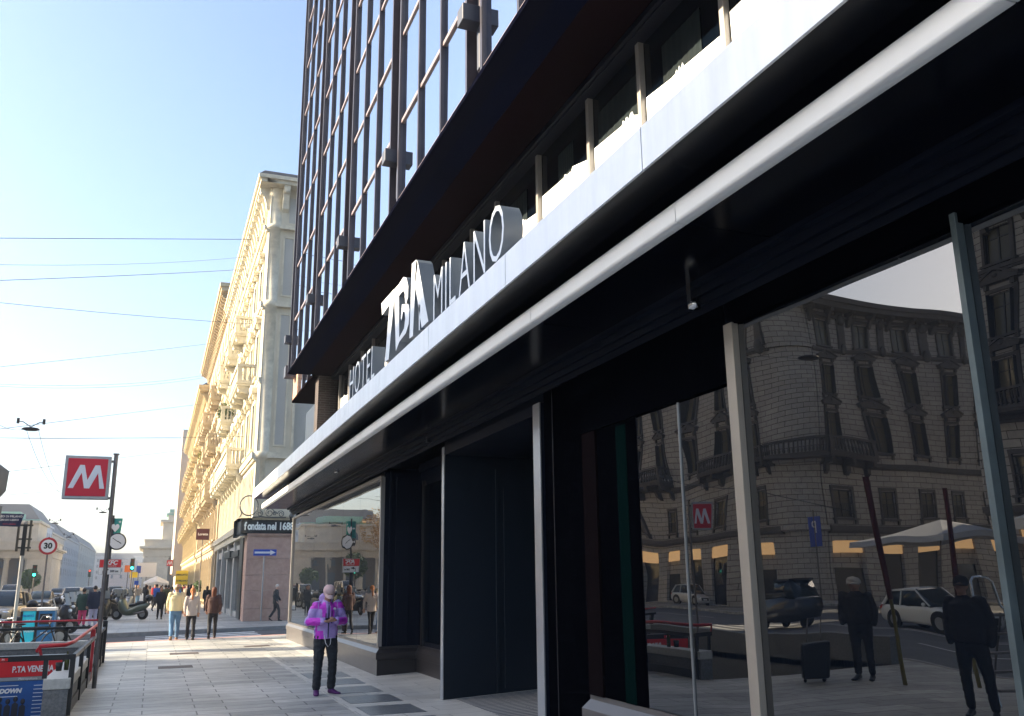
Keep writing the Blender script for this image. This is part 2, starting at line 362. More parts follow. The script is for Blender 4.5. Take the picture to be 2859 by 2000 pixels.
mb=MB(); mb.box(4.1,4.3,5.72,8.43,3.235,4.06); mb.build('transom_panel',m_void,HL)
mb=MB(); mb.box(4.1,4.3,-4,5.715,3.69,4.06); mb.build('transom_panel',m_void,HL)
wallbox('wall',(4.31,12,-6,8.4,0,4.4),m_black)
# canopy
YA,YB=-6,30.32
pj=[4.75+2.56*i for i in range(-4,11)]
segs=[YA]+[y for y in pj if YA<y<YB]+[YB]
for a,b in zip(segs,segs[1:]):
    mb=MB(); mb.sweep([(-2.86,4.402),(-2.84,4.402),(-2.84,4.72),(-2.865,4.745),(-3.0,4.745)],[(0,a+.006),(0,b-.006)]); 
    o=mb.build('canopy_fascia',m_alu,HL)
fs=[7.37+2.56*i for i in range(-6,11)]
segs=[YA]+[y for y in fs if YA<y<YB-.2]+[YB-.12]
for a,b in zip(segs,segs[1:]):
    MB().sweep([(-3.3,4.30),(-3.2,4.285),(-3.155,4.268),(-3.134,4.252),(-3.121,4.232),(-3.115,4.205),(-3.115,4.17),(-3.115,4.12),(-3.115,4.085),(-3.2,4.085)],[(0,a+.005),(0,b-.005)],smooth=True).build('canopy_strip',m_strip,HL)
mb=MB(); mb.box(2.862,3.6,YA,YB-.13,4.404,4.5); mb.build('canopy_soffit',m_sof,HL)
mb=MB(); mb.box(3.0,4.6,YA,YB-.1,4.62,4.70); mb.box(2.9,4.6,YB-.11,YB-.02,4.41,4.69); mb.build('canopy_roof',mat('roof_membrane',(.10,.10,.105),.8,var=.2),HL)
segs=[YA]+[y for y in fs if YA<y<YB-.2]+[YB-.1]
mb=MB()
for a,b in zip(segs,segs[1:]): mb.box(3.13,3.9,a+.006,b-.006,4.09,4.12)
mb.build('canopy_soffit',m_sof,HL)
mb=MB()
for k,(a,b,z) in enumerate(((3.92,3.98,4.06),(4.0,4.04,4.0),(4.05,4.085,3.94),(4.095,4.12,3.88))): mb.box(a,b,YA,30.15,z,z+.11)
mb.box(3.9,4.3,YA,30.15,4.13,4.3); mb.build('canopy_groove_trim',m_dark,HL)
# small ceiling spot under the canopy
mb=MB(); mb.lathe([(.0,0),(.05,0),(.055,.03),(.04,.06)],(3.55,19.4,4.05),12); mb.build('ceiling_spot',m_chrome,HL)
mb=MB(); mb.lathe([(.0,-.03),(.05,-.02),(.055,.03),(.04,.06)],(3.95,5.9,3.9),12); mb.box(3.9,4.0,5.87,5.93,3.93,4.1); mb.build('ceiling_spot',m_chrome,HL)
mb=MB(); mb.box(4.0,4.1,13.9,14.0,3.95,4.05); mb.build('ceiling_spot',m_black,HL)
# mezzanine
XM=4.3
mb=MB(); mb.box(4.36,4.42,YA,24.2,4.7,7.2); mb.build('mezzanine_glazing',m_glm,HL)
posts=[-3.2,-1.7,-.4,1.4,2.9,4.3,5.7,7.17,8.36,9.87,11.44,12.57,14.08,15.4,16.9,18.1,19.6,20.8,22.3,23.6]
m_film=mat('white_window_film',(.80,.83,.88),.45,bump=.15,bscale=2.,var=.05)
rnd=random.Random(3)
for i,(a,b) in enumerate(zip(posts,posts[1:])):
    p=[(a+.05,4.7)]; y=a+.05; top=6.57+rnd.uniform(-.04,.04); p.append((a+.05,top-.12)); p.append((a+.13,top-.1))
    t=(a+b)/2+rnd.uniform(-.25,.25)
    for q in (t-.16,t-.1,t-.05,t,t+.07): p+= [(q,top-(.0 if rnd.random()<.5 else .055)),(q+.02,top-.05*rnd.random())]
    p+= [(b-.05,top),(b-.05,4.7)]
    MB().prism(p,lambda u,w,d:(d,u,w),4.345,4.352).build('window_film',m_film,HL)
for y in posts: MB().box(4.29,4.355,y-.034,y+.034,4.7,7.22).build('mullion',m_alup,HL)
for k,y in enumerate([-2.5,0.6,3.6,5.0,6.45,7.75,9.1,10.7,12,13.4,14.8,16.2,17.5,18.9,20.2]):
    mb=MB(); n=14; w_=.22+.12*(k%3)
    mb.add([(4.352+.006*(i%2),y-w_+2*w_*i/n,4.8) for i in range(n+1)]+[(4.352+.006*(i%2),y-w_+2*w_*i/n,6.95) for i in range(n+1)],[(i,i+1,i+n+2,i+n+1) for i in range(n)])
    mb.build('curtain',mat('teal_curtain',(.002,.009,.012),.95,var=.3,vscale=3),HL)
mb=MB(); mb.box(4.2,4.42,YA,24.2,7.2,7.31); mb.box(4.16,4.2,YA,24.2,7.23,7.31); mb.build('header_rail',m_dark,HL)
mb=MB(); mb.box(3.84,4.4,24.22,24.75,4.6,7.3); mb.build('brick_pier',brickmat('dark_brick',(.05,.035,.03),(.07,.05,.045),(.1,.09,.085),.25,.065,.012,plane='XZ',bump=.8),HL)
mb=MB(); mb.box(4.4,12,-6,30.1,4.4,7.3); mb.build('wall',m_black,HL)
# ---- tower
TX=3.0; TY0,TY1=-6.6,24.22; ZT0,ZT1=7.3,40.
piers=[24.22-.28]  # centre of thick piers
m_tg=glassmat('tower_glass',(.62,.68,.76),rough=.015,metal=1.,wav=.004,wscale=.9)
m_mull=mat('tower_mullion',(.045,.042,.055),.38,metal=.3,var=.15,vscale=3)
m_trans=mat('tower_transom',(.28,.22,.22),.4,metal=.3)
bays=[]; pier=[]
y=24.22
while y>TY0:
    pier.append((y-.55,y)); y-=.55
    for k in range(3): bays.append((y-1.09,y)); y-=1.09
for i,(a,b) in enumerate(bays):
    g=MB(); zz=[ZT0+.03]+[ZT0+1.36+1.54*k for k in range(20)]+[ZT1]
    for z0,z1 in zip(zz,zz[1:]):
        e=[TX+.055+rnd.uniform(-.004,.004) for _ in range(3)]; e.append(e[0]+e[2]-e[1]); g.quad((e[0],a,z0),(e[1],b,z0),(e[2],b,z1),(e[3],a,z1))
    g=g.build('glazing_bay',m_tg,HL)
    mb=MB(); off=0
    z=ZT0+1.36
    while z<ZT1: mb.box(TX+.03,TX+.06,a+.03,b-.03,z-.03,z+.03); z+=1.54
    mb.box(TX+.01,TX+.06,a+.05,b-.03,ZT0+.03,ZT0+.075); mb.mi=1
    mb.box(TX+.005,TX+.07,a-.025,a+.03,ZT0,ZT1)
    if i%3==0: mb.box(TX+.005,TX+.07,b-.03,b+.02,ZT0,ZT1)
    mb.build('mullion',[m_trans,m_mull],g)
for a,b in pier:
    p=MB(); p.box(TX+.13,TX+.3,a,b,ZT0,ZT1); p.box(TX-.005,TX+.3,a-.02,a+.04,ZT0,ZT1); p.box(TX-.005,TX+.3,b-.04,b+.02,ZT0,ZT1); p.mi=1; p.box(TX+.10,TX+.17,a+.2,b-.2,ZT0,ZT1)
    q=p.build('facade_pier',[m_mull,m_trans],HL)
    l=MB(); l.box(TX-.17,TX+.12,a+.17,b-.17,8.06,8.28); l.box(TX+.05,TX+.12,a+.22,b-.24,7.5,8.06); l.build('floodlight',mat('lamp_housing',(.05,.055,.075),.45),q,.01)
mb=MB(); mb.box(TX+.22,12,TY0,TY1,ZT0+.3,ZT1+.5); mb.build('tower_wall',m_mull,HL)
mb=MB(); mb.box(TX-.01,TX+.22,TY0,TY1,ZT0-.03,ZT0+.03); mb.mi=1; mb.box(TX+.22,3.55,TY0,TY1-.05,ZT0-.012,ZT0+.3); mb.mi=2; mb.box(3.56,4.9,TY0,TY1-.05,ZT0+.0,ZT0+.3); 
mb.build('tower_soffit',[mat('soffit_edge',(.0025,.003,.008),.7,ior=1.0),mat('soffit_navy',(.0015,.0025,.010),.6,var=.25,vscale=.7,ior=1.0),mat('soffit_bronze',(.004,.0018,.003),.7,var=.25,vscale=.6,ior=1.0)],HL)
# stepped-back end of the tower
mb=MB(); mb.box(3.76,12,24.26,28.2,7.33,36.)
mb.build('tower_wall',m_mull,HL)
mb=MB(); mb.box(3.68,3.76,27.3,28.25,7.3,36.); mb.build('brick_pier',brickmat('orange_brick',(.42,.22,.14),(.5,.28,.18),(.4,.3,.25),.25,.07,.01,plane='XZ'),HL)
for a,b in ((26.4,27.3),(25.4,26.3),(24.4,25.3)):
    g=MB().box(3.74,3.76,a,b,7.35,36).build('glazing_bay',m_tg,HL)
    mb=MB(); mb.box(3.69,3.76,a-.05,a+.03,7.3,36)
    for k in range(18): mb.box(3.71,3.76,a,b,8.62+1.54*k,8.70+1.54*k)
    mb.build('mullion',m_mull,g)
mb=MB(); mb.box(3.66,5.4,24.26,28.25,7.27,7.33); mb.build('tower_soffit',MATS['soffit_bronze'],HL)
mb=MB(); mb.box(3.35,3.66,27.7,28.1,8.0,8.35); mb.build('floodlight',MATS['lamp_housing'],HL)
# ---- sign letters (front face X=2.82, standing on the fascia)
SG=thing('hotel_sign','tall silver letters HOTEL 7BA MILANO standing on the canopy edge','sign',(2.9,11,4.745))
m_let=mat('letter_aluminium',(.72,.74,.76),.38,metal=.3,var=.04)
m_lets=mat('letter_return',(.10,.125,.16),.45)
def letter(name,polys,x0=2.86,x1=3.06):
    mb=MB()
    for p in polys:
        n=len(p); mb.mi=0; mb.quad(*[(x0,a,b) for a,b in p]); mb.mi=1; mb.quad(*[(x1,a,b) for a,b in reversed(p)])
        for i in range(n):
            a,b=p[i]; c,d=p[(i+1)%n]; mb.quad((x0,a,b),(x1,a,b),(x1,c,d),(x0,c,d))
    return mb.build(name,[m_let,m_lets],SG,fixn=False)
def zb(a,b): q=PX(1050+a/3.2125,600+b/3.2125,2.86); return (q.y,max(q.z,4.745))
letter('letter_seven',[[zb(*p) for p in ((48,795),(160,668),(168,690),(160,760),(112,1296),(78,1320),(122,805),(54,900))]])
b_out=[(168,668),(250,555),(275,570),(287,640),(284,720),(275,790),(296,835),(293,960),(270,1040),(215,1135),(175,1220)]
b_in=[(208,1000),(205,730)]
letter('letter_b',[[zb(*p) for p in ((164,668),(203,625),(208,1140),(176,1225))],
   [zb(*p) for p in ((203,625),(245,558),(272,566),(288,640),(284,740),(270,800),(262,790),(256,700),(243,680),(204,728))],
   [zb(*p) for p in ((232,805),(270,800),(288,800),(300,850),(292,980),(268,1060),(208,1140),(208,1100),(250,1020),(262,930),(256,870),(240,870),(228,950),(222,930))]])
letter('letter_a',[[zb(*p) for p in ((322,440),(360,402),(374,440),(352,620),(330,1085),(298,1112))],[zb(*p) for p in ((360,402),(374,425),(468,955),(408,1015),(346,600))],[zb(*p) for p in ((383,800),(395,812),(392,1030),(383,1040))]])
def sletters(s,ya,yb,h):
    n=len(s)
    cu=bpy.data.curves.new('t','FONT'); cu.body=s; cu.size=1; cu.resolution_u=4; cu.offset=.0
    o=bpy.data.objects.new('t',cu); col.objects.link(o); dg=bpy.context.evaluated_depsgraph_get(); dg.update()
    wid=max(v.co.x for v in bpy.data.meshes.new_from_object(o.evaluated_get(dg)).vertices); bpy.data.objects.remove(o)
    # each letter separately, spaced by its own width
    ws=[]
    for ch in s:
        cu=bpy.data.curves.new('t','FONT'); cu.body=ch; cu.size=1; o=bpy.data.objects.new('t',cu); col.objects.link(o); dg=bpy.context.evaluated_depsgraph_get()
        me=bpy.data.meshes.new_from_object(o.evaluated_get(dg)); xs=[v.co.x for v in me.vertices]; zs=[v.co.y for v in me.vertices]; ws.append((min(xs),max(xs),min(zs),max(zs))); bpy.data.objects.remove(o)
    gap=.17; tot=sum(b-a for a,b,_,_ in ws)+gap*(n-1); k=(ya-yb)/tot; x=0
    for ch,(a,b,c,d) in zip(s,ws):
        vz=h/.72
        ex=.10
        M=TM((2.96,ya-(x-a)*k,4.745-c*vz),(0,-1,0),(0,0,1))@Matrix.Diagonal((k,vz,1,1))
        o=text('letter_'+ch.lower(),ch,1,M,m_let,SG,ext=ex,align='LEFT',bold=-.012)
        o.data.transform(Matrix.Identity(4))
        me=o.data; me.materials.append(m_lets)
        # vertical alignment to baseline
        zmin=min(v.co.z for v in me.vertices)
        for v in me.vertices: v.co.z-=zmin
        for p in me.polygons: p.material_index=0 if p.normal.x<-.7 else 1
        x+=(b-a)+gap
sletters('HOTEL',14.75,12.85,.56)
sletters('MILANO',9.75,7.38,.62)
# ================================================================== ORNATE BUILDINGS
m_pane=glassmat('old_window_glass',(.015,.018,.022),ior=1.7,rough=.03)
def frame(o,rz): return Matrix.Translation(o)@Matrix.Rotation(rz,4,'Z')
def put(o,root,fr,u,z,y=0.):
    """place a copy of prototype o (local facade coordinates) on facade fr"""
    p=fr@Vector((u,y,z)); c=dup(o,root); c.location=p-wloc(root); c.rotation_euler=(0,0,fr.to_euler().z); return c
def win_proto(w,h,style,ms,mg,mf,shut=0,rail=False):
    """style 0 plain, 1 triangular pediment, 2 curved pediment, 3 flat cornice, 4 arch-less shop"""
    mb=MB(); t=.16
    mb.box(-w/2-t,-w/2,-.09,.0,-.05,h+.05); mb.box(w/2,w/2+t,-.09,.0,-.05,h+.05); mb.box(-w/2-t,w/2+t,-.092,.0,h+.05,h+.24)
    mb.box(-w/2-.25,w/2+.25,-.2,0,-.18,-.05); mb.box(-w/2-.2,-w/2-.04,-.14,0,-.42,-.18); mb.box(w/2+.04,w/2+.2,-.14,0,-.42,-.18)
    H=h+.24
    if style:
        mb.box(-w/2-.14,-w/2+.05,-.22,0,H,H+.28); mb.box(w/2-.05,w/2+.14,-.22,0,H,H+.28)
        mb.box(-w/2-.32,w/2+.32,-.3,0,H+.28,H+.38)
        if style==1:
            mb.prism([(-w/2-.36,H+.38),(w/2+.36,H+.38),(w/2+.36,H+.46),(0,H+.86),(-w/2-.36,H+.46)],lambda a,b,d:(a,d,b),-.3,0)
            mb.prism([(-w/2-.42,H+.44),(0,H+.92),(w/2+.42,H+.44),(w/2+.42,H+.54),(0,H+1.02),(-w/2-.42,H+.54)],lambda a,b,d:(a,d,b),-.36,0)
            mb.ell((0,-.3,H+.62),.13,.06,.12,8,5)
        if style==2:
            pts=[(-w/2-.36,H+.38)]+[((w/2+.36)*math.sin(q),H+.42+.42*math.cos(q)) for q in [(-.5+i/10)*math.pi for i in range(11)]]+[(w/2+.36,H+.38)]
            mb.prism(pts,lambda a,b,d:(a,d,b),-.3,0)
            mb.ell((0,-.3,H+.58),.2,.07,.14,8,5)
        if style==3: mb.box(-w/2-.38,w/2+.38,-.34,0,H+.38,H+.5)
    o=mb.build('window',ms)
    p=MB(); p.box(-w/2,w/2,.16,.18,0,h); p.build('pane',mg,o)
    f=MB(); f.box(-.035,.035,.12,.16,0,h)
    for x in (-w/2,w/2-.07): f.box(x,x+.07,.12,.16,0,h)
    for z in (0,h-.07,h*.68): f.box(-w/2,w/2,.125,.158,z,z+.07)
    f.build('sash',mf,o)
    if shut:
        s=MB()
        for sx in (-1,1): s.box(sx*w/2-(.03 if sx>0 else 0),sx*w/2+(.03 if sx<0 else 0),-.3 if shut==2 else -.02,.14,.02,h-.02)
        s.build('shutter',mf,o)
    if rail:
        s=MB(); s.box(-w/2-.05,w/2+.05,-.16,-.12,.0,.05); s.box(-w/2-.05,w/2+.05,-.16,-.12,.85,.9)
        k=int(w/.12)
        for i in range(k+1): x=-w/2+i*w/k; s.box(x-.012,x+.012,-.15,-.13,.05,.85)
        s.build('railing',m_black,o)
    return o
def balcony_proto(w,d,ms,iron=False,corb=2):
    mb=MB(); mb.box(-w/2,w/2,-d,0,-.18,-.02); mb.box(-w/2-.05,w/2+.05,-d-.05,0,-.06,0.0)
    k=max(2,int(w/1.6)+1)
    for i in range(k):
        x=-w/2+.25+i*(w-.5)/(k-1)
        mb.prism([(0,-.18),(-d*.92,-.18),(-d*.92,-.34),(-d*.7,-.5),(-d*.35,-.56),(-d*.3,-.85),(-.06,-1.05),(0,-1.05)],lambda a,b,q:(q,a,b),x-.13,x+.13)
        mb.ell((x,-d*.78,-.42),.15,.16,.14,8,5)
    if iron:
        for z in (.05,.95): mb.box(-w/2,w/2,-d,-d+.04,z,z+.05)
        n=int(w/.14)
        for i in range(n+1): x=-w/2+i*w/n; mb.box(x-.012,x+.012,-d+.005,-d+.03,.0,.95)
    else:
        for (a,b,c,e) in ((-w/2,w/2,-d,-d+.2),(-w/2,-w/2+.2,-d,0),(w/2-.2,w/2,-d,0)):
            mb.box(a,b,c,e,0,.12) if a==-w/2 and b==w/2 else mb.box(a,b,-d+.2,e,0,.12)
            mb.box(a-.03,b+.03,c-.03,e+.03,.86,1.0) if a==-w/2 and b==w/2 else mb.box(a-.03,b+.03,-d+.23,e,.86,1.0)
        pr=[(.05,.12),(.085,.3),(.05,.5),(.04,.6),(.06,.7),(.05,.86)]
        n=max(3,int((w-.5)/.24))
        for i in range(n): mb.lathe(pr,(-w/2+.35+i*(w-.7)/(n-1),-d+.1,0),6)
        for sx in (-1,1):
            for i in range(3): mb.lathe(pr,(sx*(w/2-.1),-d+.4+i*.24,0),6)
        for sx in (-1,1): mb.box(sx*w/2-(.24 if sx>0 else 0),sx*w/2+(.24 if sx<0 else 0),-d-.001,-d+.24,.121,.859)
    return mb.build('balcony',ms)
def facade(root,org,rz,L,rows,bays,ms,name='wall',depth=.35,strings=(),corn=None,mtrim=None,skip=()):
    """rows: (z0 of band,z1 of band,win z0,win z1,w,proto or None)"""
    fr=frame(org,rz); mb=MB(fr)
    for ri,(b0,b1,z0,z1,w,pr) in enumerate(rows):
        if pr is None and z0 is None: mb.box(0,L,0,depth,b0,b1); continue
        bs=[u for i,u in enumerate(bays) if (ri,i) not in skip]
        if z0>b0: mb.box(0,L,0,depth,b0,z0)
        if b1>z1: mb.box(0,L,0,depth,z1,b1)
        x=0
        for u in sorted(bs): mb.box(x,u-w/2,0,depth,z0,z1); x=u+w/2
        mb.box(x,L,0,depth,z0,z1)
    mb.build(name,ms,root)
    t=MB(fr)
    for z,h,d in strings: t.box(-d*.0,L+d*.0,-d,0,z,z+h); t.box(0,L,-d*.6,0,z-.12,z)
    if strings: t.build('string_course',mtrim or ms,root)
    if corn:
        z,d,h,step=corn; c=MB(fr); c.box(-d,L+d,-d,.2,z,z+h*.5); c.box(-d-.12,L+d+.12,-d-.12,.2,z+h*.5,z+h); c.box(0,L,-.22,0,z-.5,z-.3)
        n=int(L/step)
        for i in range(n+1):
            x=.2+i*(L-.4)/n
            c.prism([(0,z),(-d*.85,z),(-d*.85,z-.22),(-d*.45,z-.42),(-.2,z-.95),(0,z-1.05)],lambda a,b,q:(q,a,b),x-.12,x+.12)
        c.build('cornice',mtrim or ms,root)
    return fr
def roof(root,x0,x1,y0,y1,z,h,ins,m,over=0.):
    mb=MB(); a=[(x0-over,y0-over,z),(x1+over,y0-over,z),(x1+over,y1+over,z),(x0-over,y1+over,z)]
    b=[(x0+ins,y0+ins,z+h),(x1-ins,y0+ins,z+h),(x1-ins,y1-ins,z+h),(x0+ins,y1-ins,z+h)]
    mb.add(a+b,[(0,3,2,1),(4,5,6,7),(0,1,5,4),(1,2,6,5),(2,3,7,6),(3,0,4,7)]); return mb.build('roof',m,root)
m_tile=mat('roof_tiles',(.16,.07,.05),.8,bump=.8,bscale=12,var=.3,vscale=8)
m_slate=mat('dark_roof',(.05,.055,.065),.6,var=.2)
# ---------------------------------------------------------------- cream palazzo on the corner
m_cream=mat('cream_stucco',(.60,.545,.42),.8,bump=.15,bscale=14,var=.16,vscale=.9,stretch=(1,1,.35))
m_creamt=mat('cream_trim',(.63,.58,.45),.75,bump=.25,bscale=14,var=.20,vscale=2.2)
m_greyw=mat('grey_blue_render',(.45,.44,.40),.85,var=.06,vscale=.6,bump=.05)
CR=thing('cream_palazzo','cream ornate palazzo with stone balconies and deep bracketed cornice beyond the side street','building',(9,57,0))
YC0,YC1,XC=45.0,69.6,4.25; LC=YC1-YC0
sash=mat('cream_sash',(.45,.42,.34),.6)
w1=win_proto(1.15,2.3,1,m_creamt,m_pane,sash,1); w2=win_proto(1.15,2.3,2,m_creamt,m_pane,sash,1); w3=win_proto(1.1,2.1,3,m_creamt,m_pane,sash); w4=win_proto(1.0,1.25,0,m_creamt,m_pane,sash)
bays=[LC-2.0-3.05*i for i in range(8) if LC-2.0-3.05*i>.9]
rows=[(4.7,7.7,5.0,7.2,1.5,'s'),(7.7,11.9,8.35,10.65,1.15,w2),(11.9,15.6,12.1,14.4,1.15,w1),(15.6,19.7,15.95,18.05,1.1,w3),(19.7,22.1,20.25,21.4,1.0,w4)]
fr=facade(CR,(XC,YC1,0),R(-90),LC,rows,bays,m_cream,strings=((7.7,.28,.22),(11.6,.18,.12),(15.5,.28,.22),(19.75,.2,.25)),mtrim=m_creamt)
for (b0,b1,z0,z1,w,pr) in rows:
    for u in bays:
        if pr!='s': put(pr,CR,fr,u,z0)
c=MB(fr)  # cornice with brackets, deep overhang
c.box(-.1,LC+.62,-.62,.3,22.1,22.3); c.box(-.1,LC+.72,-.74,.3,22.3,22.5)
for i in range(26):
    x=.4+i*(LC-.7)/25
    c.prism([(0,22.1),(-.55,22.1),(-.56,21.85),(-.36,21.65),(-.22,21.2),(-.2,20.9),(0,20.75)],lambda a,b,q:(q,a,b),x-.13,x+.13); c.ell((x,-.46,21.8),.16,.14,.14,7,5)
fe=frame((XC,YC0,0),0)
c.fr=fe; c.box(-.3,8,-.62,.3,22.101,22.299); c.box(-.3,8,-.74,.3,22.301,22.499)
for x in (.75,1.75,3.0,4.2): c.prism([(0,22.1),(-.55,22.1),(-.56,21.85),(-.36,21.65),(-.22,21.2),(-.2,20.9),(0,20.75)],lambda a,b,q:(q,a,b),x-.16,x+.16); c.ell((x,-.46,21.8),.19,.14,.14,7,5)
c.build('cornice',m_creamt,CR)
# vertical glazed strips of the low upper floor
g=MB(fr); g.box(.1,LC-.8,.2,.22,5.0,7.2); g.build('pane',m_pane,CR)
g=MB(fr)
for i in range(34): x=.3+i*(LC-1.2)/33; g.box(x-.09,x+.09,-.07,.2,4.85,7.3)
g.build('pilaster_strips',m_creamt,CR)
# balconies
bb=[(57.5,11.,8.15),(50.2,5.2,12.0),(62.0,4.0,12.0),(52.8,2.6,15.75),(58.6,2.6,15.75),(66,3,8.15),(66,2.6,15.75)]
for yc,w,z in bb:
    p=balcony_proto(w,.95,m_creamt); put(p,CR,fr,YC1-yc,z)
    for o in [p]: bpy.data.objects.remove(o)
# end face
e=MB(fe); e.box(0,1.75,-.004,.4,4.7,22.1); e.mi=1; e.box(1.75,10,.25,.6,4.7,22.1); e.box(1.9,10,.0,.6,0,4.7)
e.build('wall',[m_cream,m_greyw],CR)
e=MB(fe)
for z0,z1 in ((8.3,15.2),(16.1,19.4)):
    for b in ((.75,.83,z0,z1),(1.28,1.36,z0,z1)): e.box(b[0],b[1],-.05,0,b[2],b[3])
    e.box(.83,1.28,-.05,0,z0,z0+.08); e.box(.83,1.28,-.05,0,z1-.08,z1)
for z,h,d in ((4.7,.2,.1),(5.9,.05,.03),(6.8,.05,.03),(7.7,.28,.22),(15.5,.28,.22),(19.75,.2,.25)): e.box(.5,1.75,-d,0,z,z+h)
e.box(1.62,1.75,-.06,0,7.98,15.5); e.box(1.62,1.75,-.06,0,15.8,19.75); e.box(1.75,10,.15,.25,7.6,7.9)
e.build('string_course',m_creamt,CR)
e=MB(fe); e.box(.76,1.27,-.012,0,8.4,15.1); e.box(.76,1.27,-.012,0,16.2,19.3); e.box(.98,1.5,-.012,0,20.2,21.6); e.build('wall_panel',m_greyw,CR)
MB().box(XC+.02,XC+1.7,YC0+.02,YC0+1.2,4.7,22.0).build('corner_wall',m_cream,CR)
e=MB(); cc=(XC+.33,YC0+.33,0)
e.lathe([(.36,4.7),(.36,7.65),(.5,7.7),(.55,7.98),(.42,8.05),(.42,15.4),(.55,15.5),(.58,15.78),(.42,15.85),(.42,19.7),(.58,19.76),(.6,19.95),(.42,20.05),(.40,21.6),(.5,21.7),(.4,22.1)],cc,20); e.build('corner_column',m_creamt,CR)
MB().box(XC+.36,14,YC0+.41,YC1,0,22.1).build('wall',m_cream,CR)
roof(CR,XC-.7,14,YC0-.7,YC1,22.5,.3,.25,m_slate)
# shop storey
m_pink=mat('pink_granite_block',(.42,.27,.215),.45,bump=.1,bscale=40,var=.16,vscale=4,c2=(.54,.37,.30))
g=MB()
for k,(a,b) in enumerate(((0,.55),(.56,1.4),(1.41,2.1),(2.11,2.85),(2.86,4.05))):
    g.box(4.06,6.15,44.9,46.5,a,b-.0)
g.build('granite_pier',m_pink,CR)
g=MB(); g.mi=0
for (a,b,c_,d,z0,z1) in ((4.26,4.3,46.6,48.0,.1,3.4),(4.3,4.34,48.5,52.6,.3,3.3),(4.3,4.34,53.4,57.4,.3,3.3),(4.3,4.34,58,62,.3,3.3),(4.3,4.34,62.8,66.8,.3,3.3)): g.box(a,b,c_,d,z0,z1)
g.build('shop_window',m_pane,CR)
g=MB()
for Y in (48.0,52.7,57.5,62.2,67): g.box(4.1,4.5,Y,Y+.5 if Y<52 else Y+.7,0,4.0)
for Y in (49.4,50.9,54.7,56.1): g.box(4.26,4.32,Y,Y+.08,.1,3.3)
g.box(4.2,4.5,46.6,69.6,3.35,3.75); g.box(4.2,4.6,48.5,69.6,0,.28); g.build('shop_pilaster',mat('grey_stone_front',(.42,.42,.40),.6,var=.1),CR)
g=MB(); g.box(3.95,4.3,48.4,52.7,3.1,3.4); g.box(3.9,4.3,53.3,57.5,3.15,3.5); g.box(4.0,4.26,46.4,48.2,.05,3.9); g.build('shop_fascia',mat('dark_green_metal',(.012,.022,.024),.4),CR)
g=MB(); g.box(4.0,4.26,48.4,69.6,4.0,4.35); g.box(3.9,4.3,48.4,69.6,4.35,4.7); g.build('string_course',m_creamt,CR)
# curved shop sign
SS=thing('shop_sign','dark green shop sign reading fondata nel 1688 over the pink granite corner','sign',(5,44.7,4.0))
prf=[(0,3.95),(.16,3.95),(.22,4.02),(.15,4.08),(.15,4.66),(.2,4.68),(.2,4.78),(0,4.78)]
path=[(6.3,44.8)]+[(4.35-.75*math.sin(q),45.55-.75*math.cos(q)) for q in [i*math.pi/2/8 for i in range(9)]]+[(3.6,47.6)]
m_sgn=mat('sign_green',(.008,.018,.026),.35); g=MB().sweep([(-o,z) for o,z in prf],[(a,b) for a,b in path]); g.build('sign_box',m_sgn,SS)
m_lit=mat('sign_letter_white',(.8,.85,.8),.5)
text('lettering','ndata',.5,TM((4.52,44.635,4.37),(1,0,0),(0,0,1)),m_lit,SS,sx=.62,bold=.02)
text('lettering','nel 1688',.5,TM((5.55,44.635,4.37),(1,0,0),(0,0,1)),m_lit,SS,sx=.72,bold=.015)
for k,(ch,q) in enumerate((('o',.27),('f',.5))):
    a=q; px_=4.35-.915*math.sin(a); py_=45.55-.915*math.cos(a)
    text('lettering',ch,.5,TM((px_,py_,4.37),(math.cos(a),-math.sin(a),0),(0,0,1)),m_lit,SS,sx=.7,bold=.02)
g=MB()
def scroll(cx,cz,r,turn,s=1,y=44.75):
    pts=[]
    for i in range(26):
        q=i/25*turn*2*math.pi; rr=r*(1-.75*i/25); pts.append((cx+s*rr*math.cos(q),y,cz+rr*math.sin(q)))
    g.tube(pts,.022,6)
for cx,cz,r,s in ((5.0,5.02,.24,1),(4.55,4.98,.16,-1),(5.55,4.98,.17,-1),(5.25,5.0,.1,1)): scroll(cx,cz,r,1.6,s)
g.tube([(4.2,44.75,4.8),(4.6,44.75,4.84),(5.0,44.75,4.8),(5.8,44.75,4.82)],.03,6)
g.ell((6.05,44.75,4.88),.12,.12,.12,8,6)
ring=[(4.02+.42*math.cos(q),44.7,5.35+.47*math.sin(q)) for q in [R(75+i*10) for i in range(34)]]
g.tube(ring,.035,6); g.tube([(3.68,44.72,5.1),(3.7,44.74,4.95),(3.62,44.75,4.78)],.03,6)
g.build('scroll_ironwork',mat('wrought_iron',(.08,.09,.09),.5),SS)
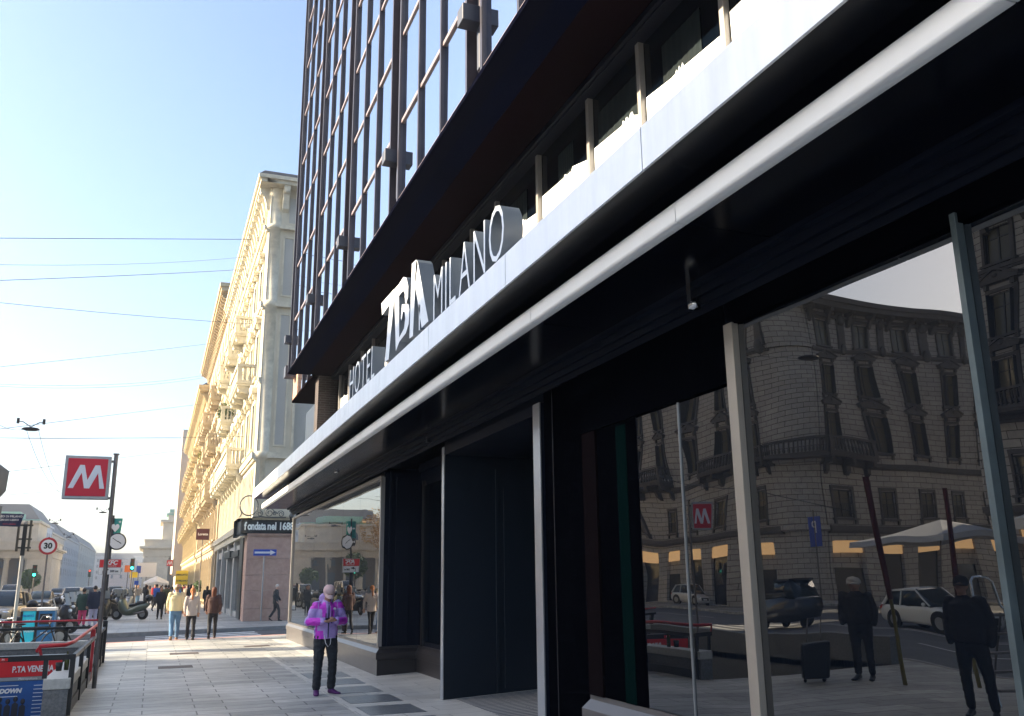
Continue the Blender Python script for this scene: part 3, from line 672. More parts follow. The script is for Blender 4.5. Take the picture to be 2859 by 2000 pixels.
# ---------------------------------------------------------------- next palazzi along the street
def palazzo(name,label,X,Y0_,Y1_,H,ms,mt,bal,rowsz,sp=3.2,iron=False,loc=None):
    rt=thing(name,label,'building',(X+4,(Y0_+Y1_)/2,0)); L=Y1_-Y0_
    pr=[win_proto(1.15,z1-z0,st,mt,m_pane,m_pane if 0 else sash,0) for (b0,b1,z0,z1,st) in rowsz]
    n=int(L/sp); bays=[(i+.5)*L/n for i in range(n)]
    f=facade(rt,(X,Y1_,0),R(-90),L,[(b0,b1,z0,z1,1.15,1) for (b0,b1,z0,z1,st) in rowsz],bays,ms,strings=[(r[0],.25,.2) for r in rowsz[1:]],corn=(H-.6,.9,.6,.9),mtrim=mt)
    for k,(b0,b1,z0,z1,st) in enumerate(rowsz):
        for u in bays:
            if k<5: put(pr[k],rt,f,u,z0)
    for u,w,z in bal:
        p=balcony_proto(w,1.0,mt,iron); put(p,rt,f,L-u,z); bpy.data.objects.remove(p)
    for p in pr:
        for c_ in kids(p): bpy.data.objects.remove(c_)
        bpy.data.objects.remove(p)
    MB().box(X+.35,X+10,Y0_,Y1_,0,H-.3).build('wall',ms,rt); roof(rt,X-.9,X+10,Y0_,Y1_,H,.7,.8,m_slate)
    return rt
m_or=mat('ochre_brick',(.40,.31,.20),.85,bump=.3,bscale=20,var=.2,vscale=2); m_ort=mat('ochre_trim',(.50,.41,.27),.8,bump=.2,var=.15)
m_yl=mat('yellow_stone',(.54,.44,.26),.8,bump=.2,var=.18)
palazzo('ochre_palazzo','ochre brick palazzo with stacked stone balconies behind the cream palazzo','a' and 4.1,69.9,100,24.4,m_or,m_ort,[(4,5,8.2),(4,3.5,12.1),(4,3.5,15.9),(11,3,12.1),(11,3,8.2),(17,5,15.9),(17,5,8.2),(24,3.5,12.1),(24,3.5,8.2),(24,3.5,15.9)],
  [(0,4.4,.5,3.6,0),(4.4,8,5,7.2,0),(8,11.8,8.3,10.7,1),(11.8,15.6,12.2,14.4,2),(15.6,19.6,16,18.2,1),(19.6,23.6,20.2,22,0)])
palazzo('yellow_palazzo','yellow ornate palazzo with iron balconies farther along the avenue',4.0,100.3,150,22.6,m_yl,m_yl,[(3+6*i,3,z) for i in range(8) for z in (8.2,12,15.9)],
  [(0,4.4,.5,3.6,0),(4.4,8,5,7.2,0),(8,11.8,8.3,10.7,2),(11.8,15.6,12.2,14.4,1),(15.6,19.6,16,18.2,3),(19.6,22,20.0,21.2,0)],4.1,True)
for p in (w1,w2,w3,w4):
    for c_ in kids(p): bpy.data.objects.remove(c_)
    bpy.data.objects.remove(p)
# orange-windowed tall slab block
TB=thing('tall_slab_block','tall plain beige slab block with an orange window strip rising past the palazzi','building',(6,165,0))
MB().box(2.85,16,160,180,3.4,27.3).build('wall',mat('beige_render',(.48,.40,.33),.85,var=.08),TB)
MB().box(4.4,16,159.5,160,3.4,25).build('wall',m_yl,TB)
g=MB(); g.box(4.45,5.6,159.35,159.5,4.5,24); g.build('window_strip',mat('orange_blind',(.7,.32,.06),.8,var=.2,vscale=.5),TB)
g=MB()
for k in range(9): g.box(4.4,5.7,159.3,159.36,4.4+k*2.4,4.7+k*2.4)
g.box(2.8,16,159.4,160,3.0,3.4); g.box(3.5,16,160,180,0,3.0); g.build('string_course',MATS['beige_render'],TB)
# ---------------------------------------------------------------- toll houses
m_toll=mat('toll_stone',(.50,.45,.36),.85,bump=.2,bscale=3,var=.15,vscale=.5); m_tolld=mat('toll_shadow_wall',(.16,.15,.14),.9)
m_copper=mat('green_copper',(.20,.38,.31),.7,var=.15)
def toll(name,label,x0,x1,y0,y1,ax0,ax1):
    rt=thing(name,label,'building',((x0+x1)/2,(y0+y1)/2,0))
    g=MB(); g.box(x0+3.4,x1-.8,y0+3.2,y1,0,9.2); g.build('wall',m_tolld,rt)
    n=int((x1-x0)/4.3)
    for i in range(n+1):
        x=x0+.9+i*(x1-x0-1.8)/n
        MB().lathe([(.85,0),(.85,.3),(.62,.4),(.60,3),(.52,7.6),(.75,7.8),(.8,8.1)],(x,y0+.9,0),14).build('column',m_toll,rt)
    g=MB(); g.box(x1-5.2,x1-.2,y0+.2,y1-1,0,8.1) if x1<0 else g.box(x0+.2,x0+5.5,y0+.2,y1-1,0,8.1); g.build('corner_pier',m_toll,rt)
    g=MB(); g.box(x0,x1,y0,y1,8.1,9.7); g.box(x0-.9,x1+.9,y0-.9,y1+.9,9.9,10.3); g.box(x0-.5,x1+.5,y0-.5,y1+.5,9.7,9.9); g.box(x0+.2,x1-.2,y0+.2,y1-.2,10.3,11.6); g.box(x0,x1,y0,y1,11.6,11.9)
    for i in range(int((x1-x0)/1.1)): g.box(x0+.3+i*1.1,x0+.75+i*1.1,y0-.12,y0,8.5,9.3)
    g.build('entablature',m_toll,rt)
    g=MB(); g.box(ax0,ax1,y0+2.5,y1-2,11.9,16); g.box(ax0-.6,ax1+.6,y0+1.9,y1-1.4,16,16.5); g.box(ax0+1,ax0+7,y0+2.6,y0+4,16.5,18.2); g.build('attic',m_toll,rt)
    g=MB(); c0=(ax0+ax1)/2
    pts=[(c0+1.7*math.sin(q),12.4+2.6*math.cos(q)*.9) for q in [(-.5+i/12)*math.pi for i in range(13)]]
    g.prism(pts,lambda a,b,d:(a,d,b),y0+2.38,y0+2.5); g.build('arched_window',mat('grey_glass',(.10,.13,.16),.3),rt)
    g=MB()
    for i in range(n-1):
        x=x0+5+i*(x1-x0-8)/max(1,n-1); g.prism([(x-1.1,0),(x+1.1,0),(x+1.1,3.4)]+[(x+1.1*math.cos(q),3.4+1.1*math.sin(q)) for q in [j*math.pi/8 for j in range(1,8)]]+[(x-1.1,3.4)],lambda a,b,d:(a,d,b),y0+3.1,y0+3.2); g.box(x-.6,x+.6,y0+3.1,y0+3.2,6,7.4)
    g.build('arched_window',MATS['grey_glass'],rt)
    return rt
LT=toll('toll_house','neoclassical stone toll house with columns and arched attic window, left of the avenue',-47,-15.6,192,214,-43,-19.5)
RT=toll('toll_house','grey stone toll house with flat cornice at the right side of the avenue',-2.2,24,205,226,1.6,20)
LT.scale=(.84,.84,.84); LT.location.z=0; RT.scale=(.92,.92,.92); RT.location.x-=1.2
g=MB(); g.box(1.4,6,208,214,16.5,17.6); g.box(1,6.4,207.5,214.5,17.6,18.0); g.box(1.6,6,208,214,18,19); g.build('attic_turret',m_copper,RT)
g=MB(); g.box(-42,-20,200,212,16.5,17.2); g.box(-36,-24,198,208,17.2,18.8); g.build('attic_turret',m_copper,LT)
# ---------------------------------------------------------------- distant rows of buildings
def block(name,label,x0,x1,y0,y1,h,m,mr,rh=2.5,fl=3.4,face='+X',sp=3.2,gp=None):
    rt=thing(name,label,'building',((x0+x1)/2,(y0+y1)/2,0),group=gp)
    MB().box(x0,x1,y0,y1,0,h).build('wall',m,rt)
    g=MB(); g.box(x0-.4,x1+.4,y0-.4,y1+.4,h,h+.5)
    for z in (4,h*.55): g.box(x0-.12,x1+.12,y0-.12,y1+.12,z,z+.3)
    g.build('cornice',m,rt)
    roof(rt,x0-.3,x1+.3,y0-.3,y1+.3,h+.5,rh,3,mr)
    pm=MB(); pm.box(-.55,.55,-.06,0,0,1.9); pm.mi=1; pm.box(-.7,.7,-.14,0,-.16,0); pm.box(-.7,-.56,-.1,0,0,2.0); pm.box(.56,.7,-.1,0,0,2.0); pm.box(-.75,.75,-.14,0,2.0,2.16)
    p=pm.build('window',[mat('far_pane',(.05,.06,.08),.5),m])
    cnt=0
    faces=[((x1,y0),90,y1-y0),((x0,y0),0,x1-x0)] if face=='+X' else ([((x0,y1),-90,y1-y0),((x0,y0),0,x1-x0)] if face=='-X' else [((x0,y0),0,x1-x0)])
    for (o,rz,L) in faces:
        f=frame((o[0],o[1],0),R(rz)); n=max(1,int(L/sp)); z=5.
        while z<h-2:
            for i in range(n):
                if cnt<96: put(p,rt,f,(i+.5)*L/n,z); cnt+=1
            z+=fl
    bpy.data.objects.remove(p); return rt
m_pb=mat('pale_blue_render',(.42,.47,.54),.85,var=.06); m_bg=mat('beige_far',(.46,.41,.34),.85,var=.06); m_gr=mat('grey_far',(.36,.36,.37),.85,var=.06)
block('corner_palace','pale blue corner palace with dark hipped roof behind the toll house',-50,-27.5,250,285,17,m_pb,m_slate,4,4.2,gp=None,sp=4.5)
b2=block('apartment_building','beige apartment block hung with two long blue banners',-60,-28,287,330,16,m_bg,m_slate,4,3.4,sp=5)
block('apartment_building','pale grey apartment block past the blue banners',-60,-28.5,332,400,17,m_gr,m_slate,4,3.6,sp=7)
block('apartment_building','hazy cream apartment block far down the left side of the avenue',-60,-29,402,520,18,m_bg,m_slate,4,3.6,sp=12)
block('office_block','faint grey office block closing the avenue in the haze',-42,-4,640,670,19,m_gr,m_slate,2,3.6,'-Y',sp=5)
block('apartment_building','hazy pink block at the far end of the avenue',-24,-10,560,600,15,mat('pink_far',(.5,.4,.36),.85),m_slate,3,3.6,'-Y',4)
block('apartment_building','grey apartment block hidden behind the right toll house',6,30,240,330,19,m_gr,m_slate,3,3.6,'-X',7)
for i,y in enumerate((291,295)):
    g=MB(); g.box(-27.9,-27.7,y,y+2.6,3.5,11.5); o=g.build('hanging_banner',m_blue); tag(o,['long blue banner on the beige block, nearer of two','long blue banner on the beige block, farther of two'][i],'banner')
for i,(y,c_,lb) in enumerate(((252,(.55,.6,.66),'tall pale banner covering the corner palace front'),(262,(.6,.25,.1),'tall orange banner on the corner palace'))):
    g=MB(); g.box(-27.4,-27.25,y,y+5,2,11); o=g.build('hanging_banner',mat('banner%d'%i,c_,.8,var=.1)); tag(o,lb,'banner')
# ---------------------------------------------------------------- palazzo across the avenue (seen in the hotel glass)
m_A=brickmat('rusticated_grey',(.40,.38,.355),(.47,.445,.41),(.07,.06,.055),1.1,.36,.02,plane='XZ',bump=.9,var=.15,rough=.85)
m_At=mat('stone_trim',(.11,.10,.095),.8,bump=.3,var=.2)
m_cur=glassmat('curtained_glass',(.16,.14,.09),ior=1.6,rough=.05)
m_fr=mat('dark_sash',(.05,.05,.05),.5)
AP=thing('corner_palazzo','grey rusticated corner palazzo with pediment windows reflected across the avenue','building',(-44,64,0))
pA=[win_proto(1.2,1.75,0,m_At,m_cur,m_fr,0,True),win_proto(1.2,2.2,1,m_At,m_cur,m_fr,2),win_proto(1.2,2.4,1,m_At,m_cur,m_fr,2),win_proto(1.15,1.9,0,m_At,m_cur,m_fr,1)]
rA=[(0,4.6,0.1,4.0,2.1,None),(4.6,8.8,5.5,7.25,1.2,pA[0]),(8.8,12.9,9.7,11.9,1.2,pA[1]),(12.9,17.0,13.3,15.7,1.2,pA[2]),(17.0,20.0,17.35,19.25,1.15,pA[3])]
def palA(rt,org,rz,L,bays,bal):
    f=facade(rt,org,rz,L,rA,bays,m_A,strings=((4.6,.35,.3),(8.75,.2,.2),(16.9,.2,.18)),corn=(20.0,.95,.7,1.75),mtrim=m_At)
    for r in rA[1:]:
        for u in bays: put(r[5],rt,f,u,r[2])
    g=MB(f)
    for i,u in enumerate(bays): g.box(u-.95,u+.95,.25,.3,.1,3.2 if i%3 else 2.2)
    g.build('shop_window',m_pane,rt)
    g=MB(f)
    for i,u in enumerate(bays): g.prism([(u-1.0,3.2),(u+1.0,3.2),(u+1.0,3.95),(u+.7,4.0),(u-.7,4.0),(u-1.0,3.95)],lambda a,b,d:(a,d,b),.1,.2)
    g.build('shop_header',mat('lit_shop_header',(.9,.55,.25),.6,emit=.55),rt)
    g=MB(f)
    for i in range(len(bays)+1):
        u=bays[0]-(bays[1]-bays[0])/2+i*(bays[1]-bays[0])
        if 0<u<L: g.box(u-.28,u+.28,-.16,0,17.2,20.); g.ell((u,-.22,19.4),.3,.25,.4,8,6); g.ell((u,-.2,17.1),.25,.22,.5,8,6)
    g.build('bracket',m_At,rt)
    for u,w in bal: p=balcony_proto(w,1.0,m_At); put(p,rt,f,u,9.15); bpy.data.objects.remove(p)
    return f
palA(AP,(-30,48.6,0),R(90),33,[2.4+3.95*i for i in range(8)],[(4.4,7.8),(18,9)])
palA(AP,(-57.5,46.6,0),0,25.4,[25.4-1.3-3.55*i for i in range(7)],[(23.6,3.4)])
g=MB()
pr=[(2.0,0),(2.0,4.6),(2.3,4.65),(2.3,4.95),(2.0,5.0),(2.0,8.75),(2.2,8.8),(2.2,8.95),(2.0,9.),(2.0,16.9),(2.18,16.95),(2.18,17.1),(2.0,17.15),(2.0,20),(2.95,20.05),(2.95,20.35),(3.07,20.4),(3.07,20.7),(1,20.9)]
g.lathe(pr,(-32,48.6,0),20,False,-math.pi/2,0); g.build('rounded_corner',m_A,AP)
g=MB(); g.lathe([(2.0,8.95),(3.1,8.97),(3.1,9.15),(2.9,9.15),(2.9,9.27),(2.0,9.27)],(-32,48.6,0),16,False,-math.pi/2,0); g.lathe([(2.85,10.0),(3.1,10.0),(3.1,10.15),(2.85,10.15),(2.85,10.)],(-32,48.6,0),16,False,-math.pi/2,0)
for i in range(18):
    q=-math.pi/2*(i+.5)/18; g.lathe([(.05,9.27),(.085,9.4),(.05,9.65),(.05,10.0)],(-32+2.98*math.cos(q),48.6+2.98*math.sin(q),0),6)
g.build('balcony',m_At,AP)
MB().box(-57.5,-30.36,48.65,81.6,0,20).build('wall',m_A,AP); MB().box(-57.5,-32.1,46.96,48.6,0,20).build('wall',m_A,AP)
roof(AP,-58,-30,46.6,82,20.72,1.6,3.2,m_tile,.9)
# second palazzo, nearer corner
BP=thing('side_street_palazzo','grey palazzo on the near corner of the side street opposite the hotel','building',(-45,14,0))
palA(BP,(-30,-8,0),R(90),40.3,[40.3-2.35-3.7*i for i in range(10)],[(37.9,3.0),(26.8,3.)])
MB().box(-60,-30.36,-8,32.3,0,20).build('wall',m_A,BP); roof(BP,-60,-30,-8,32.3,20.72,1.6,3.2,m_tile,.9)
for p in pA:
    for c_ in kids(p): bpy.data.objects.remove(c_)
    bpy.data.objects.remove(p)
block('apartment_building','blue-grey apartment block with attic floor seen in the corner shop window',-60,-36,134,178,17,m_pb,m_slate,3,3.4,sp=5)
block('apartment_building','ochre apartment block beside the grey corner palazzo',-60,-31.5,98,132,18,m_bg,m_tile,3,3.4,sp=4.5)
# ================================================================== METRO STAIR
MS=thing('metro_stair','metro stair enclosure with granite parapets, black and red rails','stair enclosure',(-1.1,18,0))
g=MB()
g.box(-1.29,-.95,14.3,18.5,.36,.5); g.build('coping',m_granl,MS,.008)
g=MB(); g.box(-1.28,-.97,14.31,18.5,-.1,.355); g.box(-1.28,-1.0,18.5,23.6,-.1,.20); g.build('parapet',m_granite,MS)
g=MB(); g.box(-5.5,-.97,23.4,23.72,.36,.5); g.build('coping',m_granl,MS,.008)
g=MB(); g.box(-5.5,-1.0,23.42,23.7,-3,.355); g.box(-5.5,-5.2,14.3,23.4,-3,.5); g.box(-1.29,-1.281,14.3,23.4,-3,.0); g.box(-5.2,-1.29,14.29,14.3,-3,-.01); g.build('parapet',m_granite,MS)
g=MB()
for k in range(16): g.box(-5.2,-1.29,14.3+.32*k,14.62+.32*k,-3.2,-.3-.16*k)
g.build('steps',m_granite,MS)
g=MB()
for (x0,y0,x1,y1) in ((-5.4,23.56,-1.12,23.56),): g.box(x0,x1,y0-.03,y0+.03,.76,.82)
for x in (-5.3,-3.5,-1.75,-1.15): g.box(x-.035,x+.035,23.53,23.59,.5,.8)
g.build('rail',m_black,MS)
g=MB(); g.tube([(-5.4,23.56,.95),(-1.05,23.56,.95)],.022,8); g.tube([(-1.04,23.56,.95),(-1.02,23.0,.93),(-1.02,15.2,.93),(-1.08,14.5,.93),(-1.39,14.42,.93),(-1.42,14.5,.86)],.028,8)
g.tube([(-1.39,14.42,.92),(-1.36,14.44,.8)],.02,6); g.build('handrail',m_red,MS)
g=MB(); g.box(-1.37,-.93,14.40,14.44,.74,.81); g.box(-.99,-.92,14.39,14.45,.0,.81); g.box(-.98,-.93,14.4,23.5,.74,.80)
for y in (16.2,18.0,20.6,22.4): g.box(-.985,-.925,y,y+.08,0,.80)
g.box(-1.32,-1.26,14.40,14.46,.5,.75); g.box(-.975,-.945,14.5,23.4,.0,.16)
g.build('rail',m_black,MS)
g=MB(); g.box(-1.02,-.94,19.3,19.4,0,.93); g.build('rail_post',m_red,MS)
g=MB(); g.box(-1.0,-.9,23.5,23.6,0,.93); g.build('rail_post',m_black,MS)
# station sign panel
SP=thing('station_sign','red metro station panel lettered P.TA VENEZIA above a blue poster','sign',(-3,17.7,.5))
g=MB(); g.box(-2.75,-1.295,17.62,17.8,-1.2,.60); g.build('panel_frame',m_black,SP)
g=MB(); g.box(-2.72,-1.33,17.6,17.62,.27,.51); g.build('red_band',mat('sign_red',(.62,.012,.02),.4),SP)
g=MB(); g.box(-2.72,-1.33,17.598,17.62,.21,.265); g.build('grey_band',m_galv,SP)
text('lettering','P.TA VENEZIA',.135,TM((-2.07,17.595,.385),(1,0,0),(0,0,1)),m_whitep,SP,align='LEFT',sx=.74,bold=.004)
g=MB(); g.box(-2.29,-2.15,17.59,17.6,.525,.575); g.build('logo_tile',MATS['sign_red'],SP)
text('lettering','M',.05,TM((-2.22,17.585,.55),(1,0,0),(0,0,1)),m_whitep,SP)
text('lettering','Metropolitana',.05,TM((-1.82,17.594,.237),(1,0,0),(0,0,1)),m_whitep,SP)
PO=thing('wall_poster','blue advertising poster reading ON DOWN with rows of small text','poster',(-2,17.6,-.3))
g=MB(); g.box(-2.70,-1.5,17.597,17.62,-1.15,.20); g.build('poster_sheet',mat('poster_blue',(.02,.09,.30),.5,var=.35,vscale=1.5),PO)
text('lettering','ON DOWN',.095,TM((-1.90,17.59,.05),(1,0,0),(0,0,1)),m_whitep,PO,align='RIGHT',bold=.006,shear=.2)
g=MB()
for k in range(9): g.box(-1.72,-1.72+.13+.05*(k%3),17.592,17.598,.12-.06*k,.13-.06*k); g.box(-1.57,-1.57+.06,17.592,17.598,.13-.05*k,.138-.05*k)
g.box(-2.3,-1.95,17.592,17.598,.13,.14); g.box(-2.25,-1.95,17.592,17.598,-.04,-.03); g.build('small_print',m_whitep,PO)
g=MB()
for x,z in ((-2.2,-.24),(-2.08,-.27),(-1.97,-.24),(-1.86,-.28)): g.ell((x,17.59,z+.16),.035,.006,.045,8,6); g.prism([(x-.05,z-.2),(x-.045,z+.08),(x,z+.12),(x+.045,z+.08),(x+.05,z-.2)],lambda a,b,d:(a,d,b),17.588,17.597)
g.build('figures',mat('poster_figures',(.03,.03,.04),.5),PO)
# bottle and cup on the granite
g=MB(); g.lathe([(0,.0),(.036,0),(.037,.13),(.03,.17),(.014,.21),(.013,.265),(.016,.27),(0,.272)],(-1.12,15.7,.5),14); bt=g.build('bottle',mat('green_glass_bottle',(.06,.07,.01),.08,ior=1.5,coat=.5)); tag(bt,'green glass bottle standing on the granite parapet','bottle')
g=MB(); g.lathe([(0,0),(.04,0),(.052,.12),(.047,.12),(.036,.01)],(-1.215,15.6,.5),14); cp=g.build('cup',mat('cup_dark',(.02,.022,.024),.5)); tag(cp,'small dark cup beside the bottle on the granite parapet','cup')
# ---- metro M signs
def msign(loc,label,s=1.,back=False,w=.76,rz=0.,pole=True,hgt=4.05):
    rt=thing('metro_sign',label,'sign',loc,rz)
    def B(): 
        g=MB(); return g
    z1=hgt*s-.02; z0=z1-.78*s; W=w*s
    g=B(); g.box(-W-.07,-.07,-.09,.09,z0,z1); g.mi=1; g.box(-W-.02,-.12,-.098,.098,z0+.05,z1-.05)
    g.build('sign_panel',[m_galv,mat('metro_red',(.50,.012,.035),.35,emit=.0)],rt,.006,keep=True)
    for sy in (-1,1):
        g=B(); cx=-.07-W/2; cz=(z0+z1)/2
        pts=[(-.31,-.2),(-.22,-.2),(-.095,.08),(-.03,-.2),(.06,-.2),(.19,.08),(.235,-.2),(.32,-.2),(.215,.22),(.13,.22),(.015,-.05),(-.055,.22),(-.135,.22)]
        pts=[(a*s*.95,b*s) for a,b in pts]
        g.prism(pts,lambda a,b,d:(cx+a,d,cz+b),sy*.098,sy*.104); g.build('letter_m',mat('metro_letter',(.62,.66,.74),.4),rt,keep=True)
    if pole:
        g=B(); g.tube([(0,0,0),(0,0,hgt*s+.03)],.037*s,12); g.tube([(0,0,hgt*s+.03),(0,0,hgt*s+.05)],.055*s,12); g.build('pole',m_steel,rt,keep=True)
    for z in (z0+.03,z1-.08): g=B(); g.box(-.1,0,-.03,.03,z-.02,z+.02); g.build('bracket',m_steel,rt,keep=True)
    return rt
msign((-.81,17.9,0),'red metro sign with white M on a leaning grey pole beside the stair')
msign((-5.2,21.,0),'second red metro sign across the stair, reflected in the shop glass',.95)
p=PY(473,1583,118); msign((p.x+.45,118,0),'small red metro sign far along the pavement',1.0,hgt=4.6)
# ---- generic round/rect signs
def signpost(name,label,x,y,h,r=.035,m=m_steel,z0=0.): 
    rt=thing(name,label,'sign',(x,y,z0)); g=MB(); g.tube([(0,0,0),(0,0,h)],r,10); g.build('pole',m,rt,keep=True); return rt
t=signpost('speed_sign','round red-rimmed 30 speed limit sign on a thin pole','a' and -3.56,36,3.42,.03)
def disc(cx,cz,y,r,n=28): 
    g=MB(); g.prism([(cx+r*math.cos(2*math.pi*i/n),cz+r*math.sin(2*math.pi*i/n)) for i in range(n)],lambda a,b,d:(a,d,b),y-.01,y); return g
disc(0,3.1,-.04,.3).build('rim',m_red,t,keep=True); disc(0,3.1,-.052,.225).build('face',m_whitep,t,keep=True)
text('lettering','30',.27,TM((0,-.065,3.10),(1,0,0),(0,0,1)),m_black,t,bold=.012).location=(0,0,0)
def loctext(rt,s,size,x,y,z,m,**k):
    o=text('lettering',s,size,TM((rt.location.x+x,rt.location.y+y,rt.location.z+z),(1,0,0),(0,0,1)),m,rt,**k); return o
for o in kids(t):
    if o.name.startswith('lettering'): bpy.data.objects.remove(o)
loctext(t,'30',.27,0,-.065,3.10,m_black,bold=.012)
# clock, food sign and defibrillator flag on one pole
t=signpost('street_clock','street clock over a red fried chicken sign and a teal heart flag on one pole',-2.2,52,5.3,.06,mat('dark_steel',(.035,.04,.05),.45,metal=.5))
g=MB(); g.lathe([(0,-.08),(.42,-.08),(.45,0),(.42,.08),(0,.08)],(0,0,0),28); g.v=[Vector((v.x+.29,v.z,v.y+3.95)) for v in g.v]; g.build('clock_case',m_black,t,keep=True)
disc(.29,3.95,-.085,.38).build('clock_face',m_whitep,t,keep=True)
g=MB(); g.obox(Vector((.20,-.10,4.02)),.34,.01,.03,Matrix.Rotation(R(35),3,'Y')); g.obox(Vector((.40,-.10,3.9)),.22,.01,.04,Matrix.Rotation(R(35),3,'Y')); g.build('clock_hands',m_black,t,keep=True)
g=MB(); g.box(-.47,.6,-.06,.0,2.25,3.03); g.build('sign_board',m_galv,t,keep=True)
g=MB(); g.box(-.45,.58,-.07,-.06,2.62,3.01); g.build('red_field',mat('sign_red',(.62,.012,.02),.4),t,keep=True)
g=MB(); g.box(-.45,.58,-.07,-.06,2.27,2.6); g.build('white_field',m_whitep,t,keep=True)
loctext(t,'KFC',.3,.12,-.08,2.85,m_whitep,bold=.012,shear=.2); loctext(t,'Buenos Aires',.09,.12,-.08,2.69,m_whitep); loctext(t,'200 mt',.14,.28,-.08,2.42,m_black,bold=.005)
g=MB(); g.tube([(-.25,-.08,2.3),(-.25,-.08,2.43),(-.2,-.08,2.5),(-.08,-.08,2.5)],.03,6); g.prism([(-.1,2.58),(-.1,2.42),(.02,2.5)],lambda a,b,d:(a,d,b),-.09,-.07); g.build('arrow',m_black,t,keep=True)
g=MB(); n=6; g.add([(-.12+.58*i/n,.04*math.sin(i*1.2),5.15) for i in range(n+1)]+[(-.16+.55*i/n,.06*math.sin(i*1.2+.5),4.15) for i in range(n+1)],[(i,i+1,i+n+2,i+n+1) for i in range(n)]); g.build('flag',mat('teal_flag',(.03,.30,.27),.7),t,keep=True)
ht=[(.14+.2*math.sin(q)**3*1.0,4.66+.012*(13*math.cos(q)-5*math.cos(2*q)-2*math.cos(3*q)-math.cos(4*q))*1.3) for q in [i*2*math.pi/24 for i in range(24)]]
g=MB(); g.prism(ht,lambda a,b,d:(a,d,b),-.09,-.08); g.box(.32,.36,-.09,-.08,4.9,5.02); g.box(.28,.40,-.091,-.081,4.94,4.98); g.build('heart_emblem',m_whitep,t,keep=True)
# one-way arrow
t=signpost('direction_sign','blue one-way sign with a white arrow on a slim pole against the pink granite',4.82,44.4,3.25,.035,m_galv)
g=MB(); g.box(-.5,.56,-.07,-.04,2.99,3.28); g.build('sign_board',m_blue,t,keep=True)
g=MB(); g.prism([(-.45,3.09),(.27,3.09),(.27,3.02),(.52,3.135),(.27,3.25),(.27,3.18),(-.45,3.18)],lambda a,b,d:(a,d,b),-.08,-.07); g.build('arrow',m_whitep,t,keep=True)
# mast with frames at the left
t=signpost('traffic_mast','grey mast carrying dark sign frames seen from behind near the litter bins',-3.62,30,3.6,.05,m_galv)
g=MB()
for x in (-.17,.14): g.box(x-.025,x+.025,-.1,.08,2.72,3.62)
for z in (2.8,3.05,3.45): g.box(-.2,.2,-.04,.04,z,z+.05)
g.build('sign_frame',mat('bronze_frame',(.05,.05,.045),.5),t,keep=True)
g=MB(); g.box(-.05,.06,-.09,-.02,2.6,3.5); g.build('sign_board',m_black,t,keep=True)
g=MB(); n=8; g.add([(-3.65-.9*i/n,29.7+.06*math.sin(i),3.79) for i in range(n+1)]+[(-3.74-.85*i/n,29.7+.08*math.sin(i+.6),3.42) for i in range(n+1)],[(i,i+1,i+n+2,i+n+1) for i in range(n)])
t=thing('event_banner','dark blue cloth banner with white lines of writing at the left edge','banner',(-4.1,29.7,3.6)); g.build('cloth',mat('navy_cloth',(.02,.03,.08),.8),t)
text('lettering','MUSEO DI MILANO',.085,TM((-4.05,29.6,3.7),(1,0,0),(0,0,1)),m_whitep,t); text('lettering','INGRESSO LIBERO',.07,TM((-4.05,29.6,3.6),(1,0,0),(0,0,1)),m_whitep,t); text('lettering','PORTA VENEZIA',.045,TM((-4.0,29.6,3.48),(1,0,0),(0,0,1)),m_red,t)
# grey canvas parasol at the left edge
AW=thing('closed_parasol','folded dark grey canvas parasol at the left edge','parasol',(-4.62,28,0))
m_canv=mat('grey_canvas',(.11,.115,.12),.85,bump=.2,bscale=2,var=.15)
g=MB(); n=12; vs=[];prof_=[(5.3,.06),(5.05,.35),(4.85,.6),(4.3,.6),(4.05,.45),(3.98,.12),(3.9,.3),(3.85,.55),(3.2,.5),(2.6,.2),(2.3,.15)]
for z,r in prof_:
    for k in range(n*2): q=math.pi*k/n; rr=r*(1+.2*(k%2))*(1+.1*math.sin(q*3+z)); vs.append((-4.62+rr*math.cos(q),28+rr*math.sin(q),z))
g.add(vs,[(i*n*2+k,i*n*2+(k+1)%(n*2),(i+1)*n*2+(k+1)%(n*2),(i+1)*n*2+k) for i in range(len(prof_)-1) for k in range(n*2)],True); g.build('canvas',m_canv,AW)
g=MB(); g.tube([(-4.62,28,0),(-4.62,28,5.4)],.05,8); g.build('pole',m_steel,AW); g=MB(); g.box(-5.0,-4.2,27.6,28.4,0,.12); g.build('base',m_granite,AW)
# litter / recycling bins
def bin_(name,label,x0,x1,mfront,slot):
    rt=thing(name,label,'bin',((x0+x1)/2,28.3,0)); x=(x1-x0)/2
    g=MB(); g.box(-x,x,-.3,.3,.05,1.08); g.build('body',mfront,rt,.02,keep=True)
    g=MB(); g.box(-x-.02,x+.02,-.33,.33,1.08,1.16); g.build('lid',mat('bin_lid',(.36,.30,.26),.5) if not slot else m_whitep,rt,.02,keep=True)
    g=MB(); g.box(-x-.01,x+.01,-.31,.31,0,.06); g.box(-x-.01,-x+.05,-.305,-.30,.06,1.07); g.build('base',m_black,rt,keep=True)
    if slot:
        g=MB(); g.box(-x+.08,x-.06,-.306,-.30,.72,1.0); g.build('slot',m_black,rt,keep=True)
        g=MB(); g.tube([(-x+.1,-.33,.84),(-x+.16,-.35,.95),(x-.14,-.35,.96),(x-.1,-.33,.9)],.012,6); g.build('handle',m_galv,rt,keep=True)
        o=text('lettering','AMSA',.07,TM((rt.location.x,rt.location.y-.31,.5),(1,0,0),(0,0,1)),m_whitep,rt)
    else:
        for k,(s_,z) in enumerate((('MILANO',.95),('VIVE',.82),('PIU PULITA',.55))): text('lettering',s_,.075,TM((rt.location.x,rt.location.y-.306,z),(1,0,0),(0,0,1)),m_blue if k==0 else m_whitep,rt)
